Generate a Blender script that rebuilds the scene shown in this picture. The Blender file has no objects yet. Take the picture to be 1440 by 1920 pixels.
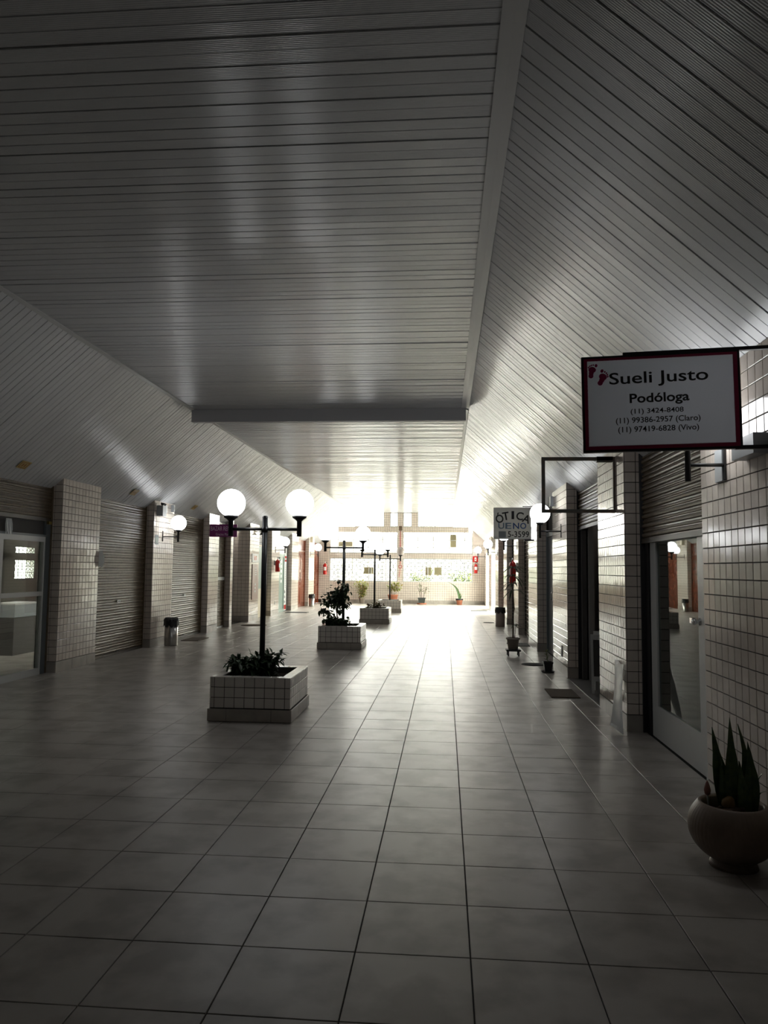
import bpy, math, random
from mathutils import Vector, Matrix, Euler

SC = bpy.context.scene
COL = SC.collection
rnd = random.Random(7)
PI = math.pi

# ------------------------------------------------------------------ camera
CAM_H = 1.4976
yaw, pitch, roll = -0.0828, 0.0770, 0.0101
cy, sy, cp, sp = math.cos(yaw), math.sin(yaw), math.cos(pitch), math.sin(pitch)
FW = Vector((sy * cp, cy * cp, sp))
RI0 = Vector((cy, -sy, 0))
UP0 = RI0.cross(FW)
RI = RI0 * math.cos(roll) + UP0 * math.sin(roll)
UP = -RI0 * math.sin(roll) + UP0 * math.cos(roll)
cam_data = bpy.data.cameras.new('camera')
cam = bpy.data.objects.new('camera', cam_data)
COL.objects.link(cam)
M = Matrix((RI, UP, -FW)).transposed().to_4x4()
M.translation = Vector((0, 0, CAM_H))
cam.matrix_world = M
cam_data.sensor_fit = 'AUTO'
cam_data.sensor_width = 36
cam_data.lens = 1388.5 / 1920 * 36
cam_data.clip_start = 0.05
cam_data.clip_end = 300
SC.camera = cam

# ------------------------------------------------------------------ light
SKY_STRENGTH = 24.0
w = bpy.data.worlds.new('overcast_sky')
SC.world = w
w.use_nodes = True
bg = w.node_tree.nodes['Background']
bg.inputs['Color'].default_value = (1.0, 0.93, 0.875, 1)
bg.inputs['Strength'].default_value = SKY_STRENGTH


def portal(name, loc, rot, sx, sz):
    l = bpy.data.lights.new(name, 'AREA')
    l.shape = 'RECTANGLE'
    l.size, l.size_y = sx, sz
    l.cycles.is_portal = True
    o = bpy.data.objects.new(name, l)
    o.location = loc
    o.rotation_euler = rot
    COL.objects.link(o)


FARY = 32.6
portal('window_daylight_portal', (-1.87, FARY + .3, 2.4), (-PI / 2, 0, 0), 7.3, 3.2)
portal('added_exit_portal', (2.3, 30.5, 1.2), (0, PI / 2, 0), 2.4, 2.1)  # guides sky light in through an added side exit
portal('added_exit_portal', (2.3, 26.75, 1.2), (0, PI / 2, 0), 2.4, 2.2)
portal('shop_window_portal', (-9.85, 16.3, 1.56), (0, -PI / 2, 0), .75, .8)

GLOBE_STRENGTH = 5.5
SC.view_settings.view_transform = 'Standard'
SC.view_settings.look = 'None'
SC.view_settings.gamma = 1
SC.view_settings.use_curve_mapping = False
SC.view_settings.exposure = 0.6


# ------------------------------------------------------------------ materials
def mat(name, color, rough=.5, metal=0, spec=.5, var=0.0, noise=None, bump=None, alpha=None, emit=0, coat=0, trans=0):
    """noise=(scale, second colour, lo, hi); bump=(kind, scale, strength, axis)"""
    m = bpy.data.materials.new(name)
    m.use_nodes = True
    nt = m.node_tree
    N, L = nt.nodes, nt.links
    p = N['Principled BSDF']
    p.inputs['Base Color'].default_value = (*color, 1)
    p.inputs['Roughness'].default_value = rough
    p.inputs['Metallic'].default_value = metal
    p.inputs['Specular IOR Level'].default_value = spec
    p.inputs['Coat Weight'].default_value = coat
    if emit:
        p.inputs['Emission Color'].default_value = (*color, 1)
        p.inputs['Emission Strength'].default_value = emit
    src = None
    tc = N.new('ShaderNodeTexCoord')
    if noise:
        nz = N.new('ShaderNodeTexNoise')
        nz.inputs['Scale'].default_value = noise[0]
        nz.inputs['Detail'].default_value = 6
        geo = N.new('ShaderNodeNewGeometry')
        L.new(geo.outputs['Position'], nz.inputs['Vector'])
        cr = N.new('ShaderNodeValToRGB')
        cr.color_ramp.elements[0].position = noise[2]
        cr.color_ramp.elements[1].position = noise[3]
        cr.color_ramp.elements[0].color = (*noise[1], 1)
        cr.color_ramp.elements[1].color = (*color, 1)
        L.new(nz.outputs['Fac'], cr.inputs['Fac'])
        src = cr.outputs['Color']
    if var:
        oi = N.new('ShaderNodeObjectInfo')
        mr = N.new('ShaderNodeMapRange')
        mr.inputs['To Min'].default_value = 1 - var
        mr.inputs['To Max'].default_value = 1 + var * .4
        L.new(oi.outputs['Random'], mr.inputs['Value'])
        hs = N.new('ShaderNodeHueSaturation')
        hs.inputs['Color'].default_value = (*color, 1)
        if src:
            L.new(src, hs.inputs['Color'])
        L.new(mr.outputs['Result'], hs.inputs['Value'])
        src = hs.outputs['Color']
    if src:
        L.new(src, p.inputs['Base Color'])
    if bump:
        if bump[0] == 'wave':
            t = N.new('ShaderNodeTexWave')
            t.bands_direction = bump[3]
            t.inputs['Scale'].default_value = bump[1]
            t.inputs['Distortion'].default_value = 0
            L.new(tc.outputs['Object'], t.inputs['Vector'])
            out = t.outputs['Fac']
        else:
            t = N.new('ShaderNodeTexNoise')
            t.inputs['Scale'].default_value = bump[1]
            L.new(tc.outputs['Object'], t.inputs['Vector'])
            out = t.outputs['Fac']
        b = N.new('ShaderNodeBump')
        b.inputs['Strength'].default_value = bump[2]
        b.inputs['Distance'].default_value = .002
        L.new(out, b.inputs['Height'])
        L.new(b.outputs['Normal'], p.inputs['Normal'])
    if trans:
        tr = N.new('ShaderNodeBsdfTranslucent')
        tr.inputs['Color'].default_value = (*color, 1)
        mx = N.new('ShaderNodeMixShader')
        mx.inputs['Fac'].default_value = trans
        L.new(p.outputs[0], mx.inputs[1])
        L.new(tr.outputs[0], mx.inputs[2])
        L.new(mx.outputs[0], N['Material Output'].inputs['Surface'])
    return m


def glass_mat(name, tint, gloss_rough=0.0, ior=1.5):
    m = bpy.data.materials.new(name)
    m.use_nodes = True
    nt = m.node_tree
    N, L = nt.nodes, nt.links
    N.remove(N['Principled BSDF'])
    fr = N.new('ShaderNodeFresnel')
    ge = N.new('ShaderNodeNewGeometry')
    mi = N.new('ShaderNodeMapRange')
    mi.inputs['To Min'].default_value = ior
    mi.inputs['To Max'].default_value = 1 / ior
    L.new(ge.outputs['Backfacing'], mi.inputs['Value'])
    L.new(mi.outputs['Result'], fr.inputs['IOR'])
    tr = N.new('ShaderNodeBsdfTransparent')
    tr.inputs['Color'].default_value = (*tint, 1)
    gl = N.new('ShaderNodeBsdfGlossy')
    gl.inputs['Roughness'].default_value = gloss_rough
    mx = N.new('ShaderNodeMixShader')
    L.new(fr.outputs[0], mx.inputs[0])
    L.new(tr.outputs[0], mx.inputs[1])
    L.new(gl.outputs[0], mx.inputs[2])
    L.new(mx.outputs[0], N['Material Output'].inputs['Surface'])
    return m


m_tile = mat('glazed_cream_tile', (.74, .66, .585), .12, var=.12, spec=.7, noise=(9, (.68, .60, .525), .35, .6))
m_tile_planter = mat('glazed_planter_tile', (.74, .70, .65), .16, var=.12)
m_grout = mat('dark_grout', (.035, .028, .022), .9)
m_floor = mat('mottled_floor_tile', (.50, .465, .425), .35, var=.06, spec=.38, noise=(3.2, (.35, .32, .285), .38, .56), bump=('noise', 3, .35, 'X'))
m_skirt = mat('skirting_tile', (.42, .385, .34), .3, noise=(5, (.34, .31, .27), .35, .6))
m_fgrout = mat('floor_grout', (.05, .05, .045), .85)
m_pvc = mat('white_pvc_plank', (.66, .67, .68), .23, var=.03, spec=.5, bump=('wave', 26, .25, 'Y'))
m_pvc_back = mat('ceiling_void', (.16, .16, .16), .9)
m_trim = mat('white_pvc_trim', (.66, .66, .65), .35)
m_beam = mat('painted_beam', (.55, .55, .57), .5)
m_shutter = mat('beige_shutter_paint', (.19, .14, .09), .36, spec=.5, noise=(14, (.135, .10, .062), .35, .65))
m_rail = mat('dark_brown_rail', (.07, .055, .04), .45)
m_black = mat('black_enamel', (.012, .012, .013), .38)
m_globe = mat('lit_opal_globe', (.96, .98, 1.0), .3, emit=GLOBE_STRENGTH)
m_globe_off = mat('unlit_opal_globe', (.85, .76, .70), .3)
m_alu = mat('white_aluminium', (.60, .61, .60), .35)
m_steel = mat('brushed_steel', (.55, .54, .52), .28, metal=1)
m_chrome = mat('chrome', (.8, .8, .8), .08, metal=1)
m_grey_door = mat('blue_grey_door', (.16, .18, .19), .4)
m_wood = mat('varnished_redwood', (.21, .055, .025), .22, noise=(6, (.15, .036, .016), .35, .65))
m_green = mat('pale_green_paint', (.23, .32, .275), .35)
m_cream = mat('cream_panel', (.66, .58, .42), .5)
m_glass = glass_mat('clear_glass', (.86, .90, .87))
m_glass_dark = glass_mat('smoked_glass', (.42, .48, .45))
m_glass_green = glass_mat('green_glass', (.45, .66, .56))
m_wall_plain = mat('plain_plaster', (.30, .29, .27), .8)
m_shopdark = mat('dark_shop_wall', (.10, .095, .09), .8)
m_out_ground = mat('pale_paving', (.5, .5, .47), .8)
m_leaf_dark = mat('dark_leaf', (.045, .085, .035), .4, noise=(20, (.025, .05, .02), .3, .7))
m_leaf_mid = mat('mid_leaf', (.075, .13, .035), .45, noise=(20, (.14, .15, .04), .3, .7))
m_leaf_red = mat('reddish_leaf', (.20, .11, .05), .45, noise=(25, (.10, .13, .04), .4, .6))
m_leaf_yel = mat('yellow_green_leaf', (.30, .38, .08), .45, noise=(12, (.42, .22, .12), .35, .6), trans=.25)
m_snake = mat('snake_leaf', (.035, .085, .03), .35, noise=(30, (.07, .12, .035), .4, .6))
m_stem = mat('brown_stem', (.12, .08, .05), .8)
m_soil = mat('dark_soil', (.035, .022, .015), .95)
m_terra = mat('terracotta', (.42, .15, .08), .7)
m_beige_pot = mat('beige_plastic_pot', (.36, .31, .26), .55)
m_bowl = mat('ribbed_stoneware', (.27, .205, .155), .5, noise=(7, (.21, .155, .115), .4, .65))
m_blackplastic = mat('black_plastic', (.014, .014, .015), .45)
m_dark_pot = mat('dark_green_pot', (.04, .05, .045), .5)
m_red = mat('extinguisher_red', (.50, .018, .015), .25)
m_white = mat('white_print', (.75, .75, .74), .45)
m_signface = mat('white_acrylic_face', (.70, .73, .80), .35, trans=.17)
m_otica = mat('grey_white_panel', (.62, .63, .63), .5, trans=.6)
m_magenta = mat('magenta_border', (.42, .02, .10), .4)
m_pink = mat('pink_print', (.55, .04, .18), .5)
m_ink = mat('black_print', (.012, .012, .015), .5)
m_blue = mat('blue_print', (.045, .12, .38), .5)
m_blue_pale = mat('faded_blue_print', (.22, .33, .46), .5)
m_grey_pale = mat('faded_grey_print', (.38, .42, .44), .5)
m_purple = mat('purple_panel', (.20, .008, .14), .45)
m_lilac = mat('lilac_print', (.75, .55, .72), .5)
m_frame_rust = mat('weathered_frame', (.11, .125, .115), .55, noise=(12, (.17, .12, .08), .35, .7))
m_mat_brown = mat('coir_mat', (.10, .07, .045), .95)
m_mat_grey = mat('grey_rubber_mat', (.06, .06, .06), .9)
m_greybox = mat('grey_metal_box', (.34, .36, .37), .4)
m_yel = mat('yellow_plaque', (.52, .40, .14), .5)
m_orange = mat('orange_print', (.36, .13, .03), .5)
m_tan = mat('tan_card', (.42, .32, .21), .8)
m_brownboard = mat('brown_board', (.28, .15, .11), .4)
m_plastic_sheet = mat('torn_white_sheet', (.86, .89, .89), .22, spec=.8, noise=(14, (.80, .83, .83), .35, .6), trans=.25)
m_scrap = mat('cloudy_plastic', (.55, .57, .58), .4, trans=.5)
m_fabric = mat('rust_fabric', (.22, .09, .06), .85, noise=(15, (.35, .25, .18), .4, .55))
m_house = mat('added_house_plaster', (.27, .26, .24), .85)
m_granite = mat('grey_threshold', (.20, .195, .185), .35)


# ------------------------------------------------------------------ mesh helpers
class MB:
    def __init__(s):
        s.v, s.f, s.sm = [], [], []

    def face(s, pts, smooth=False):
        b = len(s.v)
        s.v += [tuple(p) for p in pts]
        s.f.append(tuple(range(b, b + len(pts))))
        s.sm.append(smooth)
        return s

    def box(s, x0, x1, y0, y1, z0, z1, T=None):
        b = len(s.v)
        P = [(x, y, z) for z in (z0, z1) for x, y in ((x0, y0), (x1, y0), (x1, y1), (x0, y1))]
        if T:
            P = [tuple(T @ Vector(p)) for p in P]
        s.v += P
        for q in ((0, 3, 2, 1), (4, 5, 6, 7), (0, 1, 5, 4), (1, 2, 6, 5), (2, 3, 7, 6), (3, 0, 4, 7)):
            s.f.append(tuple(b + i for i in q))
            s.sm.append(False)
        return s

    def tile(s, w, h, t, T=None, bev=.0018):
        """thin glazed tile on the local XY plane, bevelled rim, top at z=t"""
        b = len(s.v)
        W, H = w / 2, h / 2
        P = [(-W, -H, 0), (W, -H, 0), (W, H, 0), (-W, H, 0), (-W, -H, t - bev), (W, -H, t - bev), (W, H, t - bev), (-W, H, t - bev),
             (-W + bev, -H + bev, t), (W - bev, -H + bev, t), (W - bev, H - bev, t), (-W + bev, H - bev, t)]
        if T:
            P = [tuple(T @ Vector(p)) for p in P]
        s.v += P
        F = [(8, 9, 10, 11)]
        for i in range(4):
            j = (i + 1) % 4
            F += [(i, j, 4 + j, 4 + i), (4 + i, 4 + j, 8 + j, 8 + i)]
        for q in F:
            s.f.append(tuple(b + i for i in q))
            s.sm.append(False)
        return s

    def tube(s, pts, r, n=10, r1=None, caps=True):
        pts = [Vector(p) for p in pts]
        b0 = len(s.v)
        k = len(pts)
        for i, p in enumerate(pts):
            d = (pts[min(i + 1, k - 1)] - pts[max(i - 1, 0)]).normalized()
            a = d.cross(Vector((0, 0, 1)))
            if a.length < .01:
                a = d.cross(Vector((1, 0, 0)))
            a.normalize()
            c = d.cross(a)
            rr = r if r1 is None else r + (r1 - r) * i / max(1, k - 1)
            for j in range(n):
                t = 2 * PI * j / n
                s.v.append(tuple(p + a * math.cos(t) * rr + c * math.sin(t) * rr))
        for i in range(k - 1):
            for j in range(n):
                q = (b0 + i * n + j, b0 + i * n + (j + 1) % n, b0 + (i + 1) * n + (j + 1) % n, b0 + (i + 1) * n + j)
                s.f.append(q)
                s.sm.append(True)
        if caps:
            s.f.append(tuple(b0 + j for j in range(n))[::-1])
            s.sm.append(False)
            s.f.append(tuple(b0 + (k - 1) * n + j for j in range(n)))
            s.sm.append(False)
        return s

    def lathe(s, prof, n=24, c=(0, 0, 0), ripple=0, rn=40, smooth=True):
        b0 = len(s.v)
        for r, z in prof:
            for j in range(n):
                t = 2 * PI * j / n
                rr = r * (1 + ripple * math.sin(rn * t))
                s.v.append((c[0] + rr * math.cos(t), c[1] + rr * math.sin(t), c[2] + z))
        for i in range(len(prof) - 1):
            for j in range(n):
                s.f.append((b0 + i * n + j, b0 + i * n + (j + 1) % n, b0 + (i + 1) * n + (j + 1) % n, b0 + (i + 1) * n + j))
                s.sm.append(smooth)
        return s

    def disc(s, r, c, n=24, flip=False, rx=None):
        pts = [(c[0] + r * math.cos(2 * PI * j / n), c[1] + (rx or r) * math.sin(2 * PI * j / n), c[2]) for j in range(n)]
        return s.face(pts[::-1] if flip else pts)

    def leaf(s, p, d, up, L, W, droop=.2, seg=3, fold=.25):
        """one bent, folded leaf from p along d"""
        p, d, up = Vector(p), Vector(d).normalized(), Vector(up)
        side = d.cross(up)
        if side.length < .01:
            side = Vector((1, 0, 0))
        side.normalize()
        nrm = side.cross(d).normalized()
        prev = None
        for i in range(seg + 1):
            t = i / seg
            wdt = W * math.sin(PI * min(1, .12 + .88 * t)) * .5 if t < 1 else .0005
            c = p + d * L * t - Vector((0, 0, 1)) * droop * L * t * t
            l, r_ = c - side * wdt + nrm * wdt * fold, c + side * wdt + nrm * wdt * fold
            if prev:
                s.face([prev[0], prev[1], c, l], True)
                s.face([prev[1], prev[2], r_, c], True)
            prev = (l, c, r_)
        return s

    def mesh(s, name):
        me = bpy.data.meshes.new(name)
        me.from_pydata(s.v, [], s.f)
        me.polygons.foreach_set('use_smooth', s.sm)
        me.update()
        return me


def tag(o, label=None, cat=None, group=None, kind=None):
    if label: o['label'] = label
    if cat: o['category'] = cat
    if group: o['group'] = group
    if kind: o['kind'] = kind
    return o


def obj(name, mb, m, parent=None, loc=(0, 0, 0), rot=(0, 0, 0), kind=None, label=None):
    me = mb.mesh(name) if isinstance(mb, MB) else mb
    if m and not me.materials:
        me.materials.append(m)
    o = bpy.data.objects.new(name, me)
    COL.objects.link(o)
    o.parent = parent
    o.location = loc
    o.rotation_euler = rot
    if kind: o['kind'] = kind
    if label: o['label'] = label
    return o


def thing(name, label, cat, loc=(0, 0, 0), rz=0, group=None, kind=None):
    o = bpy.data.objects.new(name, None)
    o.empty_display_size = .1
    COL.objects.link(o)
    o.location = loc
    o.rotation_euler = (0, 0, rz)
    return tag(o, label, cat, group, kind)


_tiles = {}


def tile_mesh(w, h, t, m, name='tile', bev=.0018):
    k = (round(w, 3), round(h, 3), t, m.name)
    if k not in _tiles:
        me = MB().tile(k[0], k[1], t, bev=bev).mesh(name)
        me.materials.append(m)
        _tiles[k] = me
    return _tiles[k]


def cuts(a, b, pitch, start=None):
    """joint positions between a and b"""
    s = a if start is None else start
    out = [a]
    x = s
    while x < b - .012:
        if x > a + .012:
            out.append(x)
        x += pitch
    out.append(b)
    return out


def tile_face(parent, org, u, v, ulist, vlist, m, single, t=.007, joint=.0058, jit=.004, cap=300, name='tile', field='tile_field', bev=.0018):
    """tiles on the plane org + u*a + v*b; normal = u x v. single: each its own object; the rest joined"""
    u, v = Vector(u), Vector(v)
    n = u.cross(v)
    R = Matrix((u, v, n)).transposed()
    mb = MB()
    k = 0
    for j in range(len(vlist) - 1):
        for i in range(len(ulist) - 1):
            a0, a1, b0, b1 = ulist[i], ulist[i + 1], vlist[j], vlist[j + 1]
            c = Vector(org) + u * (a0 + a1) / 2 + v * (b0 + b1) / 2
            Rj = R @ Euler((rnd.gauss(0, jit), rnd.gauss(0, jit), 0)).to_matrix()
            if (single(a0, b0) if callable(single) else single) and k < cap:
                o = obj(name, tile_mesh(a1 - a0 - joint, b1 - b0 - joint, t, m, name, bev), None, parent)
                o.location = c
                o.rotation_euler = Rj.to_euler()
                k += 1
            else:
                T = Rj.to_4x4()
                T.translation = c
                mb.tile(a1 - a0 - joint, b1 - b0 - joint, t, T, bev)
    if mb.f:
        obj(field, mb, m, parent, kind='stuff')
    return k


def text_part(parent, body, cx, cz, width, height, m, y=-.001, name='lettering', bold=.0, face_rot=(PI / 2, 0, 0), rot2=0, font_depth=.0008):
    cu = bpy.data.curves.new('lettering', 'FONT')
    cu.body = body
    cu.size = 1
    cu.offset = bold
    cu.resolution_u = 4
    tmp = bpy.data.objects.new('tmp', cu)
    COL.objects.link(tmp)
    dg = bpy.context.evaluated_depsgraph_get()
    me = bpy.data.meshes.new_from_object(tmp.evaluated_get(dg))
    bpy.data.objects.remove(tmp)
    xs = [q.co.x for q in me.vertices]
    ys = [q.co.y for q in me.vertices]
    sx = width / (max(xs) - min(xs))
    sz = height / (max(ys) - min(ys))
    mx, my = (max(xs) + min(xs)) / 2, (max(ys) + min(ys)) / 2
    ca, sa = math.cos(rot2), math.sin(rot2)
    for q in me.vertices:
        a, b = (q.co.x - mx) * sx, (q.co.y - my) * sz
        q.co = (cx + a * ca - b * sa, y, cz + a * sa + b * ca)
    me.materials.clear()
    me.materials.append(m)
    o = bpy.data.objects.new(name, me)
    COL.objects.link(o)
    o.parent = parent
    return o


# ------------------------------------------------------------------ shell
XL, XR = -5.45, 1.72          # pillar faces
XLR, XRR = -5.61, 1.89        # recessed shop fronts
RL, RR = -4.01, .343          # ridges of the ceiling
HC = 4.0
SLR = (HC - 2.755) / (XR - RR)
SLL = (HC - 2.74) / (RL - XL)
zR = lambda x: HC - SLR * (x - RR)
zL = lambda x: HC - SLL * (RL - x)
T = .45

fl = tag(obj('floor', MB().box(-9.7, 5.0, -6.2, FARY, -.14, -.006), m_fgrout), 'glossy grey-beige tiled floor of the arcade', 'floor', kind='structure')
gx = [(-13 + i + .2305) * T for i in range(0, 18)]
gx = [x for x in gx if XLR < x < XRR]
gx = [XLR] + gx + [XRR]
gy = [(.687 + i) * T for i in range(-14, 73)]
gy = [y for y in gy if y < FARY - .03] + [FARY]
near = [i for i, y in enumerate(gy) if 2.2 < y < 9.7]
tile_face(fl, (0, 0, -.0075), (1, 0, 0), (0, 1, 0), gx, gy, m_floor, lambda a, b: 2.2 < b < 9.75, t=.0075, joint=.005, jit=.0011, cap=300, bev=.0015, name='floor_tile', field='floor_tile_field')

# --- ceiling
slabs = MB()
slabs.box(RL - .3, RR + .3, -6.2, FARY + .2, HC + .06, HC + .25)
ce = tag(obj('ceiling', slabs, m_pvc_back), 'flat white plank ceiling between the two sloping sides', 'ceiling', kind='structure')


def planks(parent, c_of, length, ang, singles_from, singles_to):
    me = MB().tile(length, 0.0940, .010, bev=.002).mesh('ceiling_plank')
    me.materials.append(m_pvc)
    field = MB()
    y = -6.15
    i = 0
    while y < FARY:
        R = Euler((0, ang, 0)).to_matrix() @ Euler((PI + rnd.gauss(0, .008), rnd.gauss(0, .0006), 0)).to_matrix()
        cx, cz = c_of
        if singles_from < y < singles_to:
            o = obj('ceiling_plank', me, None, parent)
            o.location = (cx, y + .05, cz + rnd.gauss(0, .0012))
            o.rotation_euler = R.to_euler()
        else:
            Tm = R.to_4x4()
            Tm.translation = Vector((cx, y + .05, cz + rnd.gauss(0, .0012)))
            field.tile(length, 0.0940, .010, Tm, bev=.002)
        y += .1
        i += 1
    obj('ceiling_plank_field', field, m_pvc, parent, kind='stuff')


planks(ce, ((RL + RR) / 2, HC + .01), RR - RL, 0, 2.6, 14.0)
for side, nm, lb in ((-1, 'ceiling_left', 'sloping white plank ceiling side above the beige closed shutters'), (1, 'ceiling_right', 'sloping white plank ceiling side above the podiatrist signboard')):
    xr, xw = (RL, -5.72) if side < 0 else (RR, 1.99)
    zf = zL if side < 0 else zR
    zr, zw = HC, zf(xw)
    mb = MB()
    for (a, b) in (((xr, zr + .05), (xw, zw + .05)),):
        P = [(xr, -6.2, zr + .05), (xr, FARY + .2, zr + .05), (xw, FARY + .2, zw + .05), (xw, -6.2, zw + .05)]
        Q = [(p[0], p[1], p[2] + .15) for p in P]
        b0 = len(mb.v)
        mb.v += P + Q
        for q in ((0, 1, 2, 3), (7, 6, 5, 4), (0, 4, 5, 1), (1, 5, 6, 2), (2, 6, 7, 3), (3, 7, 4, 0)):
            mb.f.append(tuple(b0 + k for k in q)); mb.sm.append(False)
    cs = tag(obj(nm, mb, m_pvc_back), lb, 'ceiling', kind='structure')
    L = math.hypot(xw - xr, zw - zr)
    ang = math.atan2(-(zw - zr), (xw - xr)) if side > 0 else math.atan2(-(zr - zw), (xr - xw))
    nx, nz = math.sin(ang), math.cos(ang)
    planks(cs, ((xr + xw) / 2 + nx * .01, (zr + zw) / 2 + nz * .01), L, ang, 1.8 if side > 0 else 6.0, 14.0)

# ridge mouldings, cornices, cross beam
n_t = [0]


def trim(mb, m, label, name=None):
    n_t[0] += 1
    return tag(obj(name or 'trim_%d' % n_t[0], mb, m), label, 'moulding', kind='structure')


def prism_y(prof, y0, y1):
    mb = MB()
    n = len(prof)
    mb.v = [(x, y0, z) for x, z in prof] + [(x, y1, z) for x, z in prof]
    for i in range(n):
        j = (i + 1) % n
        mb.f.append((i, j, n + j, n + i)); mb.sm.append(False)
    mb.f.append(tuple(range(n))[::-1]); mb.sm.append(False)
    mb.f.append(tuple(range(n, 2 * n))); mb.sm.append(False)
    return mb


trim(prism_y([(RR - .10, HC - .001), (RR - .10, HC - .012), (RR - .04, HC - .016), (RR + .012, HC - .026), (RR + .016, HC - .012)], -6.1, 11.3), m_trim, 'broad white moulding along the ceiling ridge before the cross beam, over the signboards')
trim(prism_y([(RR - .03, HC - .001), (RR - .03, HC - .012), (RR + .012, HC - .022), (RR + .02, HC - .015)], 11.45, FARY), m_trim, 'narrow white moulding along the ceiling ridge beyond the cross beam, sign side')
trim(prism_y([(RL + .035, HC - .001), (RL + .035, HC - .012), (RL - .012, HC - .024), (RL - .02, HC - .015)], -6.1, 11.3), m_trim, 'white moulding along the ceiling ridge before the cross beam, shutter side')
trim(prism_y([(RL + .03, HC - .001), (RL + .03, HC - .012), (RL - .012, HC - .022), (RL - .02, HC - .015)], 11.45, FARY), m_trim, 'white moulding along the ceiling ridge beyond the cross beam, shutter side')
trim(MB().box(RL - .02, RR - .03, 11.34, 11.44, 3.80, HC - .002), m_beam, 'painted grey-white cross beam under the flat ceiling', 'beam')

# ------------------------------------------------------------------ walls: tiled pillars
ROWZ = cuts(.155, 2.755, .1)


def pillar(side, y0, y1, singles, label, near_single=False, depth=None, back=None, wide_near=None):
    xf = XL if side < 0 else XR
    xb = (back if back is not None else (XLR - .14 if side < 0 else XRR + .14))
    zf = zL if side < 0 else zR
    x0, x1 = min(xf, xb), max(xf, xb)
    prof = [(x0, 0), (x1, 0), (x1, zf(x1) + .012), (x0, zf(x0) + .012)]
    p = tag(obj('pillar', prism_y(prof, y0, y1), m_grout), label, 'pillar', kind='structure')
    # corridor face
    ys = cuts(y0, y1, .1, None if side > 0 else y1 - math.floor((y1 - y0) / .1) * .1)
    if side > 0:
        # normal -X : u=(0,-1,0), v=(0,0,1)
        tile_face(p, (xf, 0, 0), (0, -1, 0), (0, 0, 1), [-y for y in ys[::-1]], ROWZ, m_tile, singles, jit=.0035)
    else:
        tile_face(p, (xf, 0, 0), (0, 1, 0), (0, 0, 1), ys, ROWZ, m_tile, singles, jit=.0035)
    # near face, normal -Y : u=(1,0,0), v=(0,0,1)
    if side > 0:
        xs = cuts(xf, XRR + .005 if back is None else xb, .105)
    else:
        xs = [-a for a in cuts(-xf, -(XLR - .005) if back is None else -xb, .105)][::-1]
    tile_face(p, (0, y0, 0), (1, 0, 0), (0, 0, 1), xs, ROWZ, m_tile, near_single, jit=.003)
    # skirting tiles
    sk = MB()
    sx = -1 if side > 0 else 1
    for a, b in zip(cuts(y0, y1, .45)[:-1], cuts(y0, y1, .45)[1:]):
        sk.box(min(xf, xf + sx * .011), max(xf, xf + sx * .011), a + .002 - (.011 if a == y0 else 0), b - .002, 0, .15)
    sk.box(min(xf, xs[0] if side < 0 else xs[-1]) + .001, max(xf, xs[-1] if side > 0 else xf) - .001, y0 - .011, y0, 0, .15)
    obj('skirting', sk, m_skirt, p)
    return p


S = True
pillar(1, 2.6, 5.11, lambda a, b: a > -5.2 and a < -4.01 or False, 'tiled wall stretch beside the round stoneware planter, carrying the podiatrist sign', near_single=False)
pillar(1, 7.265, 8.49, S, 'tiled pillar with the torn white sheet leaning on it', near_single=S)
pillar(1, 10.65, 12.05, False, 'tiled pillar between the open dark shop and the blue-grey door', near_single=S)
pillar(1, 14.08, 15.5, False, 'tiled pillar carrying the optician signboard')
pillar(1, 17.65, 18.73, False, 'tiled pillar with the fire extinguisher behind the tall dracaena')
pillar(1, 20.9, 22.06, False, 'tiled pillar just past the waste bin on the sign side')
pillar(1, 24.2, 25.6, False, 'tiled pillar carrying the second farthest globe lamp on the sign side')
pillar(1, 27.9, 29.4, False, 'bare tiled pillar between the two added side exits on the sign side')
pillar(1, 31.6, FARY, False, 'last tiled pillar on the sign side, in the corner by the end wall')
pillar(-1, 3.5, 7.8, False, 'tiled wall stretch out of view before the glazed shop door')
pillar(-1, 10.12, 11.29, S, 'tiled pillar between the glazed shop door and the first closed shutter', near_single=S)
pillar(-1, 13.46, 14.49, False, 'tiled pillar with emergency light box, globe lamp and steel bin', near_single=S)
pillar(-1, 16.74, 17.5, False, 'tiled pillar carrying the purple bazaar sign')
pillar(-1, 18.5, 18.72, False, 'slim tiled pier beside the dark alcove', back=-5.78)
pillar(-1, 20.36, 21.4, False, 'broad tiled pillar with brown notice board beyond the alcove', back=-5.90)
pillar(-1, 23.0, 24.1, False, 'tiled pillar with fire extinguisher beside the green glass door')
pillar(-1, 26.1, 27.3, False, 'tiled pillar between the white banner and the first red wood door')
pillar(-1, 29.4, 30.65, False, 'tiled pillar between the two red wood doors')

# plain shells behind, so that no daylight leaks in
sh = MB()
sh.box(2.03, 2.15, -6.2, 4.6, 0, 2.9)
sh.box(2.03, 2.15, 11.0, 25.65, 0, 2.9)
sh.box(2.03, 2.15, 27.85, 29.45, 0, 2.9)
sh.box(2.03, 2.15, 31.55, FARY + .2, 0, 2.9)
sh.box(1.92, 2.15, 25.6, 31.6, 2.35, 2.9)  # lintel over the gaps left for the added side exits
sh.box(XR, 2.03, -6.2, 2.6, 0, 2.62)
sh.box(5.0, 5.1, 4.3, 11.6, 0, 2.9)
sh.box(2.0, 5.1, 4.3, 4.4, 0, 2.9)
sh.box(2.0, 5.1, 11.4, 11.6, 0, 2.9)
sh.box(2.0, 5.1, 8.0, 8.1, 0, 2.9)
sh.box(1.93, 5.1, 4.3, 11.6, 2.9, 3.0)
tag(obj('wall_right', sh, m_wall_plain), 'plain shop walls behind the fronts on the sign side', 'wall', kind='structure')
sh = MB()
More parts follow.
